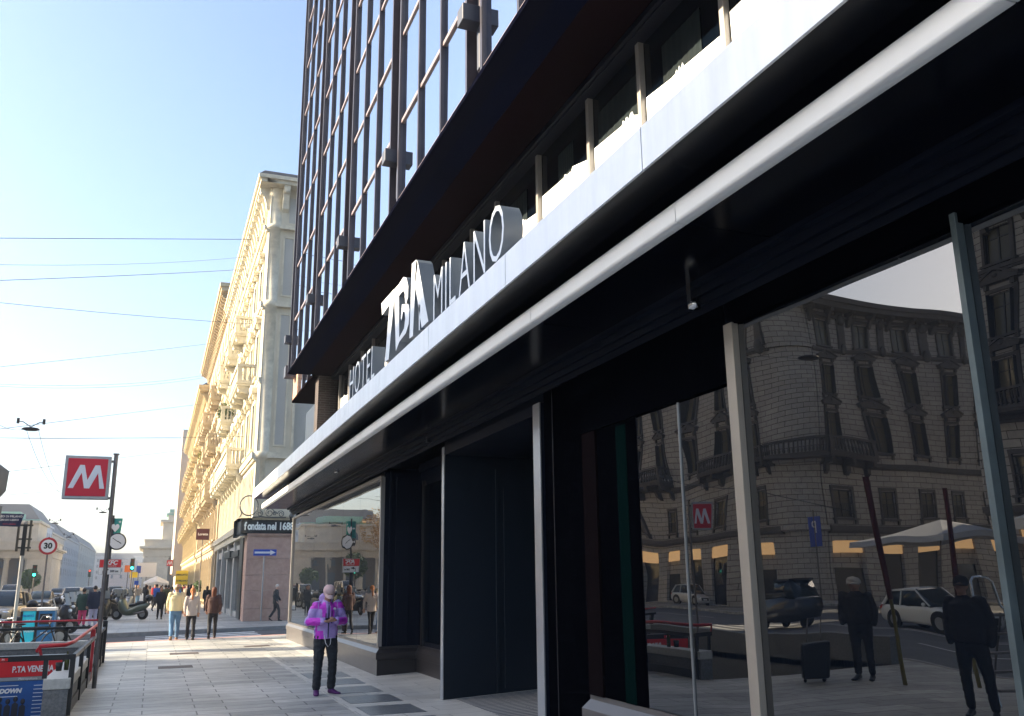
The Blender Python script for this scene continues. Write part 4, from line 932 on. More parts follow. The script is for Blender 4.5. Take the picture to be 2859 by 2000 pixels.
bin_('recycling_bin','bright cyan bin with lettering, left of a pair behind the stair rail',-3.24,-2.88,mat('cyan_panel',(.02,.48,.66),.4,var=.1,vscale=5),False)
bin_('litter_bin','dark blue litter bin with a metal flap, right of the cyan one',-2.86,-2.42,mat('bin_blue',(.015,.12,.30),.4,var=.1),True)
# bicycles
def bike(label,loc,rz,mc):
    rt=thing('bicycle',label,'bicycle',loc,rz)
    for x in (-.52,.52):
        g=MB(); g.tube([(x+.33*math.cos(q),0,.34+.33*math.sin(q)) for q in [i*2*math.pi/24 for i in range(25)]],.018,6,False)
        for i in range(8): q=i*math.pi/4; g.tube([(x,0,.34),(x+.32*math.cos(q),0,.34+.32*math.sin(q))],.003,4)
        g.build('wheel',m_rubber,rt,keep=True)
    g=MB()
    for p,q in (((-.52,.34),(-.15,.32)),((-.15,.32),(.33,.72)),((-.15,.32),(-.28,.80)),((-.28,.76),(.33,.76)),((-.52,.34),(-.28,.76)),((.33,.82),(.52,.34))): g.tube([(p[0],0,p[1]),(q[0],0,q[1])],.018,6)
    g.build('bike_frame',mc,rt,keep=True)
    g=MB(); g.ell((-.3,0,.84),.13,.06,.03,8,5); g.build('saddle',m_black,rt,keep=True)
    g=MB(); g.tube([(.28,-.26,.98),(.34,-.2,1.0),(.34,0,.96),(.34,.2,1.0),(.28,.26,.98)],.014,6); g.tube([(.34,0,.96),(.33,0,.82)],.015,6); g.build('handlebar',m_chrome,rt,keep=True)
    return rt
bike('black bicycle parked beyond the far stair parapet in front of the bins',(-2.6,25.2,0),R(12),m_black)
bike('bicycle with dark handlebar half cut by the left edge',(-3.35,22.4+2.2,0),R(70),m_black)
# planter with hedge
t=thing('planter','round beige planter with clipped green shrub beside the palazzo wall','planter',(4.0,86,0))
g=MB(); g.lathe([(0,0),(.85,0),(1.0,1.0),(.9,1.02),(0,.95)],(0,0,0),20); g.build('pot',mat('beige_pot',(.55,.48,.36),.7),t,keep=True)
m_leaf=mat('leaf',(.05,.10,.02),.6,var=.5,vscale=9); m_leafy=mat('leaf_yellow',(.22,.20,.04),.6,var=.4,vscale=9); m_leafo=mat('leaf_autumn',(.32,.17,.03),.6,var=.4,vscale=2)
def leaves(name,c,r,n,sz,m,parent=None,rd=None,rz=1.):
    rd=rd or random.Random(5); g=MB(); 
    for i in range(n):
        d=Vector((rd.gauss(0,1),rd.gauss(0,1),rd.gauss(0,1))).normalized()*r*(rd.random()**.35)
        k=1+.25*noise.noise(d*2/r*1.3); p=Vector(c)+Vector((d.x*k,d.y*k,d.z*k*rz)); a=Vector((rd.gauss(0,1),rd.gauss(0,1),rd.gauss(0,1))).normalized(); b=a.orthogonal().normalized()*sz; a=a*sz
        g.add([p-a*.5,p+b*.4,p+a*.6,p-b*.4],[(0,1,2,3)])
    return g.build(name,m,parent,fixn=False,keep=True)
leaves('foliage',(0,0,1.35),.82,1500,.12,m_leaf,t,rz=.8)
def tree(label,x,y,h,r,m,seed):
    t=thing('street_tree',label,'tree',(x,y,0)); g=MB(); g.tube([(0,0,0),(.1,0,h*.3),(.0,.1,h*.6)],[.22,.16,.08],8)
    for k in range(6): q=k*1.05; g.tube([(0,0,h*(.35+.05*k)),(r*.6*math.cos(q),r*.6*math.sin(q),h*(.6+.05*k))],[.08,.02],5)
    g.build('trunk',mat('bark',(.09,.07,.05),.9,bump=.5),t,keep=True)
    rd=random.Random(seed); g=None
    leaves('crown',(0,0,h-r*.9),r,2600,.34,m,t,rd,.95); return t
for i,(x,y,h,r,m,lb) in enumerate(((-28,176,7,2.6,m_leaf,'small green tree in front of the toll house portico'),(-37,188,17,5,m_leafo,'tall autumn-coloured tree beside the toll house'),(-20.8,186,4.5,1.8,m_leaf,'low round green tree before the toll house columns'),(-41,168,14,5,m_leaf,'dark green tree beyond the blue-grey block'))): tree(lb,x,y,h,r,m,i+3)
for i,(y,z,x) in enumerate(((60.5,12.7,3.6),(84,12.9,3.4))):
    o=leaves('balcony_plants',(x,y,z),.55,420,.15,m_leafy if i%2 else m_leaf,None,random.Random(i)); tag(o,['green plants trailing from an upper cream balcony','yellowing plants on the ochre palazzo upper balcony','x','green potted plants high on the yellow palazzo','yellow climbing plants on the yellow palazzo','green plants on the ochre palazzo lower balcony'][i] if True else '','plants')
# ---- far signs
def board(name,label,x0,x1,z0,z1,y,m,txt=None,tm=None,h=None,cat='sign',size=.5):
    rt=thing(name,label,cat,((x0+x1)/2,y,0)); g=MB(); g.box(x0,x1,y,y+.08,z0,z1); g.build('sign_board',m,rt)
    g=MB(); xx=(x0+x1)/2; g.tube([(xx,y+.12,0),(xx,y+.12,z1)],.05,6); g.build('pole',m_steel,rt)
    if txt:
        for k,s_ in enumerate(txt): text('lettering',s_,size,TM((xx,y-.02,z1-(k+.7)*(z1-z0)/(len(txt)+.4)),(1,0,0),(0,0,1)),tm,rt,bold=.01)
    return rt
board('orange_sign','orange square sign in the cluster beyond the parked scooters',-3.25,-2.45,3.15,3.95,118,mat('orange_enamel',(.85,.2,.02),.5))
board('yellow_sign','yellow sign under the orange one',-2.6,-1.75,2.5,3.15,117,mat('yellow_enamel',(.85,.62,.02),.5))
board('blue_sign','small blue sign left of the white billboard',-1.95,-1.45,3.05,3.9,119,m_blue)
board('billboard','big white billboard with small blue logos',-1.9,.3,2.6,4.3,121,m_whitep,None)
board('yellow_banner','yellow market banner with dark lettering by the palazzo wall',2.4,3.75,1.6,3.2,112,mat('yellow_enamel',(.85,.62,.02),.5),['MERCATO','DI MILANO'],m_black,size=.26)
board('blue_arrow_sign','small round blue sign low behind the red food sign',-1.3,-1.0,1.7,2.0,75,m_blue)
board('maroon_shop_sign','dark maroon hanging shop sign on the ochre palazzo',3.0,4.05,5.2,6.1,78,mat('maroon',(.09,.02,.025),.5),['Loretta'],m_whitep,size=.26)
def tlight(label,x,y,h,on):
    rt=thing('traffic_light',label,'traffic light',(x,y,0)); g=MB(); g.tube([(0,0,0),(0,0,h)],.05,8); g.build('pole',m_steel,rt,keep=True)
    g=MB(); g.box(-.17,.17,-.16,0,h-.2,h+.8); g.build('lamp_housing',mat('tl_green',(.02,.05,.045),.5),rt,keep=True)
    for k,(c_,nm_) in enumerate((((.3,.02,.01),'red'),((.35,.2,.01),'amber'),((.03,.9,.55),'green'))):
        g=disc(0,h+.63-.31*k,-.165,.11); g.build('lamp',mat('tl_'+nm_+('_on' if k==on else ''),c_ if k==on else tuple(q*.25 for q in c_),.4,emit=3. if k==on else 0),rt,keep=True)
tlight('traffic light showing green above the far signs',-1.75,85,3.1,2)
tlight('traffic light pole in front of the left toll house',-9.2,85,2.6,2)
tlight('small traffic light far across the junction',-8.3,140,3.0,0)
# market umbrellas
def umbrella(label,x,y,r,h,m=None,gp=None):
    rt=thing('market_umbrella',label,'umbrella',(x,y,0),group=gp); g=MB(); g.tube([(0,0,0),(0,0,h)],.03,8); g.build('pole',m_steel,rt,keep=True)
    n=4; g=MB(); vs=[(0,0,h)]
    N_=32
    for i in range(N_):
        q=2*math.pi*i/N_; s_=max(abs(math.cos(q)),abs(math.sin(q))); k=r/s_; vs.append((k*math.cos(q),k*math.sin(q),h-.8-.12*math.cos(4*q)*-1))
    for i in range(N_): v=vs[1+i]; vs.append((v[0]*1.01,v[1]*1.01,v[2]-.28))
    g.add(vs,[(0,1+i,1+(i+1)%N_) for i in range(N_)]+[(1+i,1+N_+i,1+N_+(i+1)%N_,1+(i+1)%N_) for i in range(N_)]); g.build('canopy',m or mat('white_canvas',(.55,.56,.58),.8,bump=.15,bscale=3),rt,keep=True); return rt
umbrella('white market umbrella in the crowd far along the pavement',.4,118,1.4,2.7)
umbrella('big pale market umbrella across the avenue, reflected in the near glass',-27.2,33.2,3.0,4.3)
umbrella('pale parasol near the opposite corner, reflected at the right edge',-14.5,15.5,1.7,4.1)
# ---- wires and hanging lamps
m_wire=mat('cable',(.07,.08,.09),.6)
def cable(label,p,q,sag,r=.012,m=m_wire):
    p=Vector(p); q=Vector(q); g=MB(); g.tube([p.lerp(q,t/14)-Vector((0,0,sag*4*(t/14)*(1-t/14))) for t in range(15)],r,5,False); o=g.build('overhead_cable',m); tag(o,label,'cable','overhead cables across the avenue'); return o
def q2(a,b,Y): return PY(a/2.2943,600+b/2.2943,Y)
def wire(label,a,b,Ya,Yb,sag=.2,r=.014):
    p=q2(*a,Ya); q=q2(*b,Yb); d=(p-q); cable(label,p+d*.6,q,sag,r)
wire('topmost straight cable crossing the sky to the cream palazzo',(0,150),(1605,158),40,45,.0,.016)
wire('thin slack cable just under the topmost one',(0,255),(1600,268),42,52,.5,.009)
wire('third cable rising to the cream palazzo cornice',(0,407),(1570,350),40,50,.1,.014)
wire('cable from the mid-left sky to the ochre roof',(0,965),(1350,825),60,78,.1,.014)
wire('upper line of the sagging pair',(0,988),(1300,1030),60,80,1.0,.012)
wire('lower line of the sagging pair',(0,998),(1300,1045),60,80,1.05,.012)
wire('cable running right from the hanging lamp',(245,1342),(1270,1215),40,75,.0,.012)
wire('level cable just above the metro sign',(0,1415),(1560,1420),42,50,.1,.010)
wire('second level cable above the metro sign',(0,1420),(1180,1435),60,90,.1,.012)
wire('faint cable behind the metro sign',(420,1600),(1200,1505),55,95,.0,.012)
wire('lowest faint cable over the junction',(0,1790),(1150,1700),70,110,.1,.014)
cable('drooping feed cable left of the hanging lamp',q2(-300,900,40),q2(160,1375,40),.9,.01)
cable('drooping feed cable passing down from the hanging lamp',q2(170,1380,40),q2(420,1790,60),.6,.01)
cable('second drooping cable down toward the metro sign',q2(245,1370,40),q2(430,1760,60),.7,.01)
for i,(a,b,Y,s_,lb) in enumerate(((197,1372,40,.42,'dark hanging street lamp in the sky above the metro sign'),(1150,1990,85,.4,'small hanging street lamp right of the metro sign pole'),(705,1725,95,.4,'tiny hanging lamp before the left toll house'),(880,1905,110,.4,'tiny hanging lamp in front of the corner palace'))):
    if i==0: p=q2(a,b,Y)
    else: p=PY(a/4.589 if i!=1 else 287,{1:1431,2:1461,3:1500}[i],Y)
    rt=thing('hanging_lamp',lb,'street lamp',p); g=MB(); g.lathe([(0,-.08),(.24,-.06),(.34,-.02),(.29,.03),(.1,.06),(0,.07)],(0,0,0),16); g.build('lamp_shade',m_black,rt,keep=True)
    g=MB(); g.tube([(0,0,.08),(-.3,0,.28),(-.5,0,.30)],.02,5); g.tube([(0,0,.08),(.3,0,.28),(.5,0,.3)],.02,5); g.box(-.53,-.43,-.04,.04,.2,.42); g.box(.40,.5,-.04,.04,.2,.42); g.build('bracket',m_black,rt,keep=True)
for (x,y,z,lb) in ((-20,33,11.9,'black hanging lamp over the road, reflected beside the opposite corner'),):
    rt=thing('hanging_lamp',lb,'street lamp',(x,y,z)); g=MB(); g.lathe([(0,-.1),(.45,-.08),(.6,-.02),(.5,.05),(.15,.12),(0,.13)],(0,0,0),16); g.build('lamp_shade',m_black,rt,keep=True)
    cable('cable across the road at the side street, carrying a lamp',(-30,y+2,z+1.2),(4.1,47.5,15.2),.6,.012)
# ================================================================== VEHICLES
def paint(n,c): return mat('car_paint_'+n,c,.3,metal=.0,coat=.6,spec=.5)
m_cg=glassmat('car_glass',(.02,.03,.035),ior=1.6,rough=.02); m_hl=mat('headlamp',(.75,.78,.8),.15,metal=.3); m_tl=mat('tail_lamp',(.45,.02,.02),.25)
def loft(g,secs):   # secs: (y,[(x,z)...]) same count, half profiles mirrored
    rings=[]
    for y,pts in secs:
        full=[(x,y,z) for x,z in pts]+[(-x,y,z) for x,z in reversed(pts)]; rings.append(full)
    n=len(rings[0]); vs=[p for r in rings for p in r]; fs=[(i*n+k,i*n+(k+1)%n,(i+1)*n+(k+1)%n,(i+1)*n+k) for i in range(len(rings)-1) for k in range(n)]
    fs+=[tuple(range(n)),tuple(reversed(range((len(rings)-1)*n,len(rings)*n)))]
    g.add(vs,fs,True)
CARS={}
def car_proto(kind,mp):
    L,W,H=dict(hatch=(3.9,1.68,1.48),suv=(4.4,1.84,1.66),sedan=(4.6,1.8,1.44),van=(4.9,1.95,2.0))[kind]
    rt=thing('parked_car','car','car'); h=L/2; w=W/2
    b=.92 if kind in('suv','van') else .84   # belt line
    g=MB()
    def S(y,wf,zl,zt,hood): return (y,[(wf*w*.9,zl),(wf*w,zl+.12),(wf*w,zt-.16),(wf*w*.93,zt-.03),(wf*w*.6,zt)])
    hd=b-.08
    loft(g,[S(-h,.72,.3,.62,0),S(-h+.1,.9,.22,hd-.14,0),S(-h+.45,.97,.2,hd-.04,0),S(-h+1.0,1,.2,hd+.02,0),S(-h*.35,1,.2,b,0),S(0,1,.2,b,0),S(h*.6,1,.2,b+.03,0),S(h-.35,.98,.22,b+.03,0),S(h-.08,.93,.28,b-.03,0),S(h,.85,.35,b-.12,0)])
    g.build('body',mp,rt,keep=True)
    f0,f1={'hatch':(-h*.42,-h*.02),'suv':(-h*.42,-h*.08),'sedan':(-h*.36,.02),'van':(-h*.72,-h*.4)}[kind]
    r1,r0={'hatch':(h*.72,h*.93),'suv':(h*.78,h*.95),'sedan':(h*.42,h*.78),'van':(h*.9,h*.97)}[kind]
    g=MB(); T=lambda y,wf,z:(y,[(w*.93,b-.04),(w*wf,z),(w*wf*.9,z+.001)])
    loft(g,[(f0,[(w*.9,b-.05),(w*.88,b),(w*.6,b+.01)]),(f1,[(w*.93,b-.04),(w*.76,H-.07),(w*.6,H-.05)]),(0.3,[(w*.94,b-.04),(w*.78,H-.05),(w*.6,H-.02)]),(r1,[(w*.93,b-.04),(w*.74,H-.1),(w*.58,H-.07)]),(r0,[(w*.88,b-.04),(w*.8,b+.02),(w*.55,b+.03)])])
    g.build('window',m_cg,rt,keep=True)
    g=MB(); loft(g,[(f1+.02,[(w*.79,H-.12),(w*.77,H-.065),(w*.5,H-.035)]),(.3,[(w*.81,H-.11),(w*.79,H-.045),(w*.5,H-.0)]),(r1,[(w*.77,H-.15),(w*.75,H-.095),(w*.5,H-.055)])]); g.build('roof',mp,rt,keep=True)
    g=MB()
    for s in (-1,1):
        g.tube([(s*w*.9,f0+.02,b-.01),(s*w*.765,f1,H-.08)],.035,5); g.tube([(s*w*.95,(f1+r1)/2+.1,b-.02),(s*w*.79,(f1+r1)/2+.05,H-.08)],.04,5); g.tube([(s*w*.9,r0-.05,b),(s*w*.75,r1,H-.12)],.07,5)
    g.build('pillar',mp,rt,keep=True)
    for y in (-h+.78,h-.78):
        for s in (-1,1):
            g=MB(); r=.32 if kind!='suv' else .36
            g.v=[];x=s*(w-.17)
            pts=[(r*math.cos(q),r+r*math.sin(q)) for q in [2*math.pi*i/18 for i in range(18)]]
            g.prism(pts,lambda a,c,d:(x+d*s,y+a,c),-.02,.18)
            g.mi=1; g.prism([(a*.6,r+(c-r)*.6) for a,c in pts],lambda a,c,d:(x+d*s,y+a,c),.18,.19); g.build('wheel',[m_rubber,m_galv],rt,keep=True)
            g=MB(); g.prism([(a*1.2,r+(c-r)*1.18) for a,c in pts],lambda a,c,d:(x+d*s,y+a,c),.12,.172); g.build('wheel_arch',m_black,rt,keep=True)
    for s in (-1,1):
        g=MB(); g.ell((s*w*.72,-h+.14,hd-.2),.19,.1,.075,8,6); g.build('headlight',m_hl,rt,keep=True)
        g=MB(); g.ell((s*w*.8,h-.07,b-.12),.12,.08,.12,8,6); g.build('tail_light',m_tl,rt,keep=True)
        g=MB(); g.ell((s*(w+.08),f0+.15,b+.05),.1,.06,.07,8,6); g.build('wing_mirror',mp,rt,keep=True)
    g=MB(); g.box(-w*.6,w*.6,-h-.01,-h+.08,.36,.56); g.build('grille',m_black,rt,keep=True)
    g=MB(); g.box(-.26,.26,-h-.025,-h-.01,.38,.49); g.build('number_plate',m_whitep,rt,keep=True)
    g=MB(); g.box(-.26,.26,h,h+.015,.55,.66); g.build('number_plate',m_whitep,rt,keep=True)
    return rt
P={}
for k,c in (('white',(.72,.72,.7)),('silver',(.42,.43,.44)),('dark',(.03,.035,.045)),('beige',(.38,.33,.25)),('grey',(.14,.15,.16))): P[k]=paint(k,c)
lst=[('suv','beige',-6.9,52,-.1,'beige car at the left edge of the avenue, nearest in the queue'),
('hatch','silver',-8.3,68,0,'silver hatchback second in the queue behind the mast'),
('sedan','dark',-8.2,82,0,'dark saloon with headlamps facing the camera under the speed sign'),
('suv','white',-7.6,104,0,'white car right of the speed sign pole'),
('suv','silver',-7.0,122,0,'silver van-like car farther back in the oncoming queue'),
('hatch','white',-6.2,140,0,'small white hatchback near the end of the queue'),
('van','white',-15.2,120,0,'white van half hidden behind the mast'),
('sedan','grey',-13,150,0,'grey saloon crossing near the toll house'),
('hatch','silver',-3.0,100,0,'silver car standing behind the parked scooters'),
('suv','dark',-4.2,124,3.14,'black car farther up behind the scooters'),
('hatch','white',-10,170,.2,'tiny white car at the far junction'),
('hatch','white',-15.9,23.3,R(0),'small white hatchback stopped across the road, reflected in the near glass'),
('hatch','white',-28.2,57,R(0),'white hatchback parked by the opposite shopfronts, reflected'),
('suv','dark',-8.5,38,R(180),'black car on the road seen in the corner shop window'),
('van','silver',-9,44,R(180),'silver van on the road seen in the corner shop window'),]
protos={}
for kind,c,x,y,rz,lb in lst:
    k=(kind,c)
    if k not in protos: protos[k]=o=car_proto(kind,P[c])
    else: o=dup(protos[k])
    o.location=(x,y,-.128 if x>-24 else 0); o.rotation_euler=(0,0,rz); o['label']=lb; o['category']='car'; o['group']='cars on the avenue'
    o.name='van' if kind=='van' else 'car'
# small three-wheeled van
t=thing('three_wheeler','dark three-wheeled light van with a lit windscreen, reflected across the road','van',(-14.3,28.6,-.128),R(0))
g=MB(); loft(g,[(-1.3,[(.3,.3),(.45,.6),(.42,.95),(.3,1.0),(.1,1.0)]),(-1.0,[(.55,.25),(.62,.6),(.6,1.0),(.4,1.05),(.1,1.05)]),(-.2,[(.62,.25),(.66,.6),(.64,1.1),(.4,1.1),(.1,1.1)]),(1.3,[(.62,.3),(.66,.6),(.66,1.0),(.5,1.05),(.1,1.05)])]); g.build('body',P['dark'],t,keep=True)
g=MB(); loft(g,[(-1.0,[(.58,1.0),(.5,1.05),(.1,1.06)]),(-.6,[(.62,1.02),(.52,1.65),(.1,1.68)]),(.2,[(.64,1.05),(.54,1.68),(.1,1.7)]),(.3,[(.64,1.05),(.54,1.6),(.1,1.65)])]); g.build('window',m_cg,t,keep=True)
g=MB(); g.box(-.56,.56,-.65,.3,1.66,1.74); g.build('roof',P['dark'],t,keep=True)
for x,y in ((0,-1.0),(-.55,.9),(.55,.9)):
    g=MB(); g.prism([(.24*math.cos(q),.24+.24*math.sin(q)) for q in [2*math.pi*i/16 for i in range(16)]],lambda a,c,d:(x+d,y+a,c),-.07,.07); g.build('wheel',m_rubber,t,keep=True)
for s in (-1,1): g=MB(); g.ell((s*.3,-1.22,.75),.09,.06,.09,8,6); g.build('headlight',m_hl,t,keep=True)
# scooters
def scooter_proto(mp,case=True):
    rt=thing('parked_scooter','s','scooter')
    for y in (-.72,.68):
        g=MB(); r=.27; pts=[(r*math.cos(q),r+r*math.sin(q)) for q in [2*math.pi*i/20 for i in range(20)]]
        g.prism(pts,lambda a,c,d:(d,y+a,c),-.06,.06); g.mi=1; g.prism([(a*.55,r+(c-r)*.55) for a,c in pts],lambda a,c,d:(d,y+a,c),-.066,.066); g.build('wheel',[m_rubber,m_galv],rt,keep=True)
    g=MB(); loft(g,[(-.62,[(.05,.45),(.14,.6),(.16,.85),(.08,.98),(.03,1.0)]),(-.42,[(.1,.28),(.26,.5),(.28,.85),(.14,1.05),(.04,1.07)]),(-.28,[(.12,.22),(.24,.35),(.22,.7),(.1,.9),(.03,.92)]),(-.12,[(.16,.2),(.22,.25),(.2,.42),(.1,.5),(.03,.52)]),(.12,[(.18,.2),(.22,.3),(.2,.5),(.14,.62),(.03,.64)]),(.45,[(.12,.3),(.2,.45),(.21,.62),(.15,.72),(.03,.73)]),(.85,[(.05,.55),(.12,.62),(.14,.72),(.1,.8),(.03,.81)]),(1.02,[(.02,.72),(.05,.74),(.06,.78),(.04,.81),(.01,.82)])]); g.build('body',mp,rt,keep=True)
    g=MB(); loft(g,[(-.02,[(.08,.62),(.14,.66),(.12,.74),(.05,.76)]),(.3,[(.12,.68),(.17,.72),(.15,.8),(.05,.82)]),(.42,[(.12,.72),(.16,.78),(.14,.9),(.05,.92)]),(.8,[(.08,.78),(.12,.82),(.1,.9),(.05,.91)])]); g.build('seat',m_black,rt,keep=True)
    g=MB(); g.tube([(-.34,-.3,1.04),(-.2,-.38,1.06),(0,-.4,1.04),(.2,-.38,1.06),(.34,-.3,1.04)],.018,6); g.tube([(0,-.72,.27),(0,-.5,.8),(0,-.4,1.04)],.035,6)
    for s in (-1,1): g.tube([(s*.2,-.36,1.05),(s*.3,-.38,1.22)],.01,5); g.ell((s*.31,-.38,1.27),.07,.02,.05,8,5)
    g.build('handlebar',m_black,rt,keep=True)
    g=MB(); n=6; vs=[(.2*math.sin(-1+i/3),-.5-.12*math.cos(-1+i/3),1.02) for i in range(n+1)]+[(.16*math.sin(-1+i/3),-.38-.08*math.cos(-1+i/3),1.45) for i in range(n+1)]; g.add(vs,[(i,i+1,i+n+2,i+n+1) for i in range(n)],True); g.build('windshield',mat('scooter_screen',(.35,.37,.36),.12,ior=1.5),rt,keep=True)
    g=MB(); g.ell((0,-.64,.82),.1,.06,.07,8,6); g.build('headlight',m_hl,rt,keep=True)
    g=MB(); g.ell((0,1.0,.76),.07,.03,.035,8,6); g.build('tail_light',m_tl,rt,keep=True)
    if case: g=MB(); g.ell((0,.95,1.05),.22,.2,.17,12,8); g.build('top_case',m_black,rt,keep=True)
    g=MB(); g.tube([(.16,.2,.3),(.2,.6,.34),(.2,.85,.4)],[.03,.06,.05],8); g.build('exhaust',m_steel,rt,keep=True)
    return rt
sp={}
sl_=[('green',True,-.95,51.0,R(-118),'olive grey maxi scooter with top case, side-on by the pavement'),
('dark',False,-2.2,50.2,R(170),'black scooter directly behind the two people in pink and lilac trousers'),
('dark',True,-3.3,47.8,R(20),'black motorcycle with tall screen left of the woman in pink'),
('silver',False,-2.6,54.5,R(200),'silver scooter with raised windscreen in the middle of the row'),
('dark',True,-1.9,57.5,R(160),'dark scooter behind the silver one'),
('silver',True,-1.5,61.5,R(150),'pale scooter with boxy screen farther along the row'),
('dark',False,-1.9,66.0,R(150),'dark scooter in the back of the row'),
('green',False,-2.5,70,R(160),'olive scooter last in the row'),
('dark',False,-3.4,33.2,R(95),'black low scooter behind the litter bins'),
('dark',True,-3.35,38.5,R(60),'black maxi scooter right of the blue bin'),
('dark',True,-3.5,45.5,R(30),'black scooter at the kerb left of the woman in pink'),
('dark',False,-3.3,51.5,R(185),'black scooter on the kerb side of the row'),
('green',False,-3.2,63.5,R(170),'olive scooter near the end of the row by the road'),
('silver',False,-3.5,58.5,R(190),'silver scooter on the road side of the row')]
cols={'green':(.10,.12,.09),'dark':(.02,.022,.026),'silver':(.32,.33,.33)}
for c,case,x,y,rz,lb in sl_:
    k=(c,case)
    if k not in sp: sp[k]=o=scooter_proto(mat('scooter_'+c,cols[c],.3,coat=.5,metal=.3),case)
    else: o=dup(sp[k])
    o.location=(x,y,-.128 if 33<y<37 else 0); 
    if y==33.2 or y==38.5: o.location.z=-.128 if y<38.5 else 0
    o.rotation_euler=(0,0,rz); o['label']=lb; o['category']='scooter'; o['group']='scooters parked along the pavement'
# aluminium step ladder and leaning poles in the reflection
t=thing('step_ladder','aluminium step ladder with looped top, reflected in the near glass','ladder',(-3.1,9.95,0),R(8))
g=MB(); 
for s in (-1,1): g.tube([(s*.26,-.25,0),(s*.2,0,1.25),(s*.17,.02,1.3),(s*.15,.05,1.62),(s*.1,.06,1.68),(0,.06,1.69)],.018,6)
g.build('rail',m_chrome,t,keep=True)
g=MB()
for s in (-1,1): g.tube([(s*.25,.45,0),(s*.18,.05,1.2)],.014,6)
g.build('rear_leg',m_steel,t,keep=True)
for k in range(5): g=MB(); g.box(-.25+.01*k,.25-.01*k,-.28+.055*k,-.16+.055*k,.2+.24*k,.23+.24*k); g.build('step',m_steel,t,keep=True)
for i,(x,y,dx,h,lb) in enumerate(((-3.17,11.87,.34,3.38,'red-topped leaning pole, reflected left of the standing figures'),(-4.4,11.5,.15,3.2,'dark red upright pole, reflected behind the ladder'))):
    t=thing('marker_pole',lb,'pole',(x,y,0)); g=MB(); g.tube([(0,0,0),(dx*.4,0,h*.4)],.035,8); g.build('pole',mat('yellow_dirty',(.16,.13,.03),.6),t,keep=True); g=MB(); g.tube([(dx*.4,0,h*.4),(dx,0,h)],.05,8); g.build('red_sleeve',mat('faded_red',(.07,.01,.008),.8),t,keep=True)
# road sign seen in the glass
t=signpost('parking_sign','blue parking sign on a tall pole across the road, reflected',-22,36,4.9,.05); g=MB(); g.box(-.02,.02,-.5,.5,3.2,4.6); g.build('sign_board',m_blue,t,keep=True)
text('lettering','P',.8,TM((-21.97,36,4.1),(0,1,0),(0,0,1)),m_whitep,t)
# ================================================================== PEOPLE
m_skin=mat('skin',(.45,.25,.17),.55,var=.08,vscale=12)
m_skinl=mat('skin_light',(.55,.34,.26),.55)
def ring(c,rx,ry,n=14,ax=None):
    return [Vector((c[0]+rx*math.cos(2*math.pi*i/n),c[1]+ry*math.sin(2*math.pi*i/n),c[2])) for i in range(n)]
def stack(g,secs,n=14):
    vs=[]
    for (x,y,z,rx,ry) in secs: vs+=ring((x,y,z),rx,ry,n)
    k=len(secs); g.add(vs,[(i*n+j,i*n+(j+1)%n,(i+1)*n+(j+1)%n,(i+1)*n+j) for i in range(k-1) for j in range(n)]+[tuple(reversed(range(n))),tuple(range((k-1)*n,k*n))],True)
def limb(g,pts,rs,n=10):
    g.tube(pts,rs,n); 
    for p,r in zip(pts,rs): g.ell(p,r*.99,r*.99,r*.99,10,6)
def fuse(g,name,ms,parent,vox,smooth=2,colfn=None,wr=0.,ws=(9,9,16)):
    me=bpy.data.meshes.new('t'); me.from_pydata([tuple(v) for v in g.v],[],g.f)
    bm=bmesh.new(); bm.from_mesh(me); bmesh.ops.recalc_face_normals(bm,faces=bm.faces); bm.to_mesh(me); bm.free()
    o=bpy.data.objects.new('t',me); col.objects.link(o)
    r=o.modifiers.new('r','REMESH'); r.mode='VOXEL'; r.voxel_size=vox
    s=o.modifiers.new('s','SMOOTH'); s.iterations=smooth; s.factor=.6
    dg=bpy.context.evaluated_depsgraph_get(); m2=bpy.data.meshes.new_from_object(o.evaluated_get(dg)); bpy.data.objects.remove(o)
    if wr:
        ns=[v.normal.copy() for v in m2.vertices]
        for v,nn in zip(m2.vertices,ns):
            p=Vector((v.co.x*ws[0],v.co.y*ws[1],v.co.z*ws[2])); k=noise.noise(p+Vector((3,1,7)))+.5*noise.noise(p*2.1)
            k=-abs(k)*1.6+.3; v.co+=nn*(k*wr)
    m2.materials.clear(); m2.name=name
    if not isinstance(ms,(list,tuple)): ms=[ms]
    for m in ms: m2.materials.append(m)
    for p in m2.polygons:
        p.use_smooth=True
        if colfn: p.material_index=colfn(p.center)
    n=bpy.data.objects.new(name,m2); col.objects.link(n); n.parent=parent; return n
def head(g,c,tilt=0.,s=1.):
    """head centred at c, facing -Y, tilt = forward nod"""
    M=Matrix.Translation(c)@Matrix.Rotation(tilt,4,'X')@Matrix.Scale(s,4)
    old=g.fr; g.fr=M
    g.ell((0,.01,.02),.076,.098,.105,16,12); g.ell((0,-.025,-.045),.058,.07,.07,12,8); g.ell((0,-.06,-.085),.03,.03,.025,8,6)
    g.ell((0,-.098,-.015),.013,.02,.026,8,6); g.ell((-.075,.01,-.01),.012,.022,.03,8,6); g.ell((.075,.01,-.01),.012,.022,.03,8,6)
    g.ell((0,-.083,-.058),.024,.012,.008,8,5); g.ell((-.032,-.082,.018),.018,.012,.01,8,5); g.ell((.032,-.082,.018),.018,.012,.01,8,5)
    g.fr=old
def face_bits(parent,c,tilt,s=1.):
    g=MB(Matrix.Translation(c)@Matrix.Rotation(tilt,4,'X')@Matrix.Scale(s,4))
    for x in (-.031,.031): g.ell((x,-.09,.006),.012,.006,.007,8,5); g.box(x-.018,x+.018,-.097,-.088,.024,.03)
    g.box(-.02,.02,-.096,-.09,-.062,-.056); g.build('face_details',mat('dark_features',(.05,.025,.02),.6),parent,keep=True)
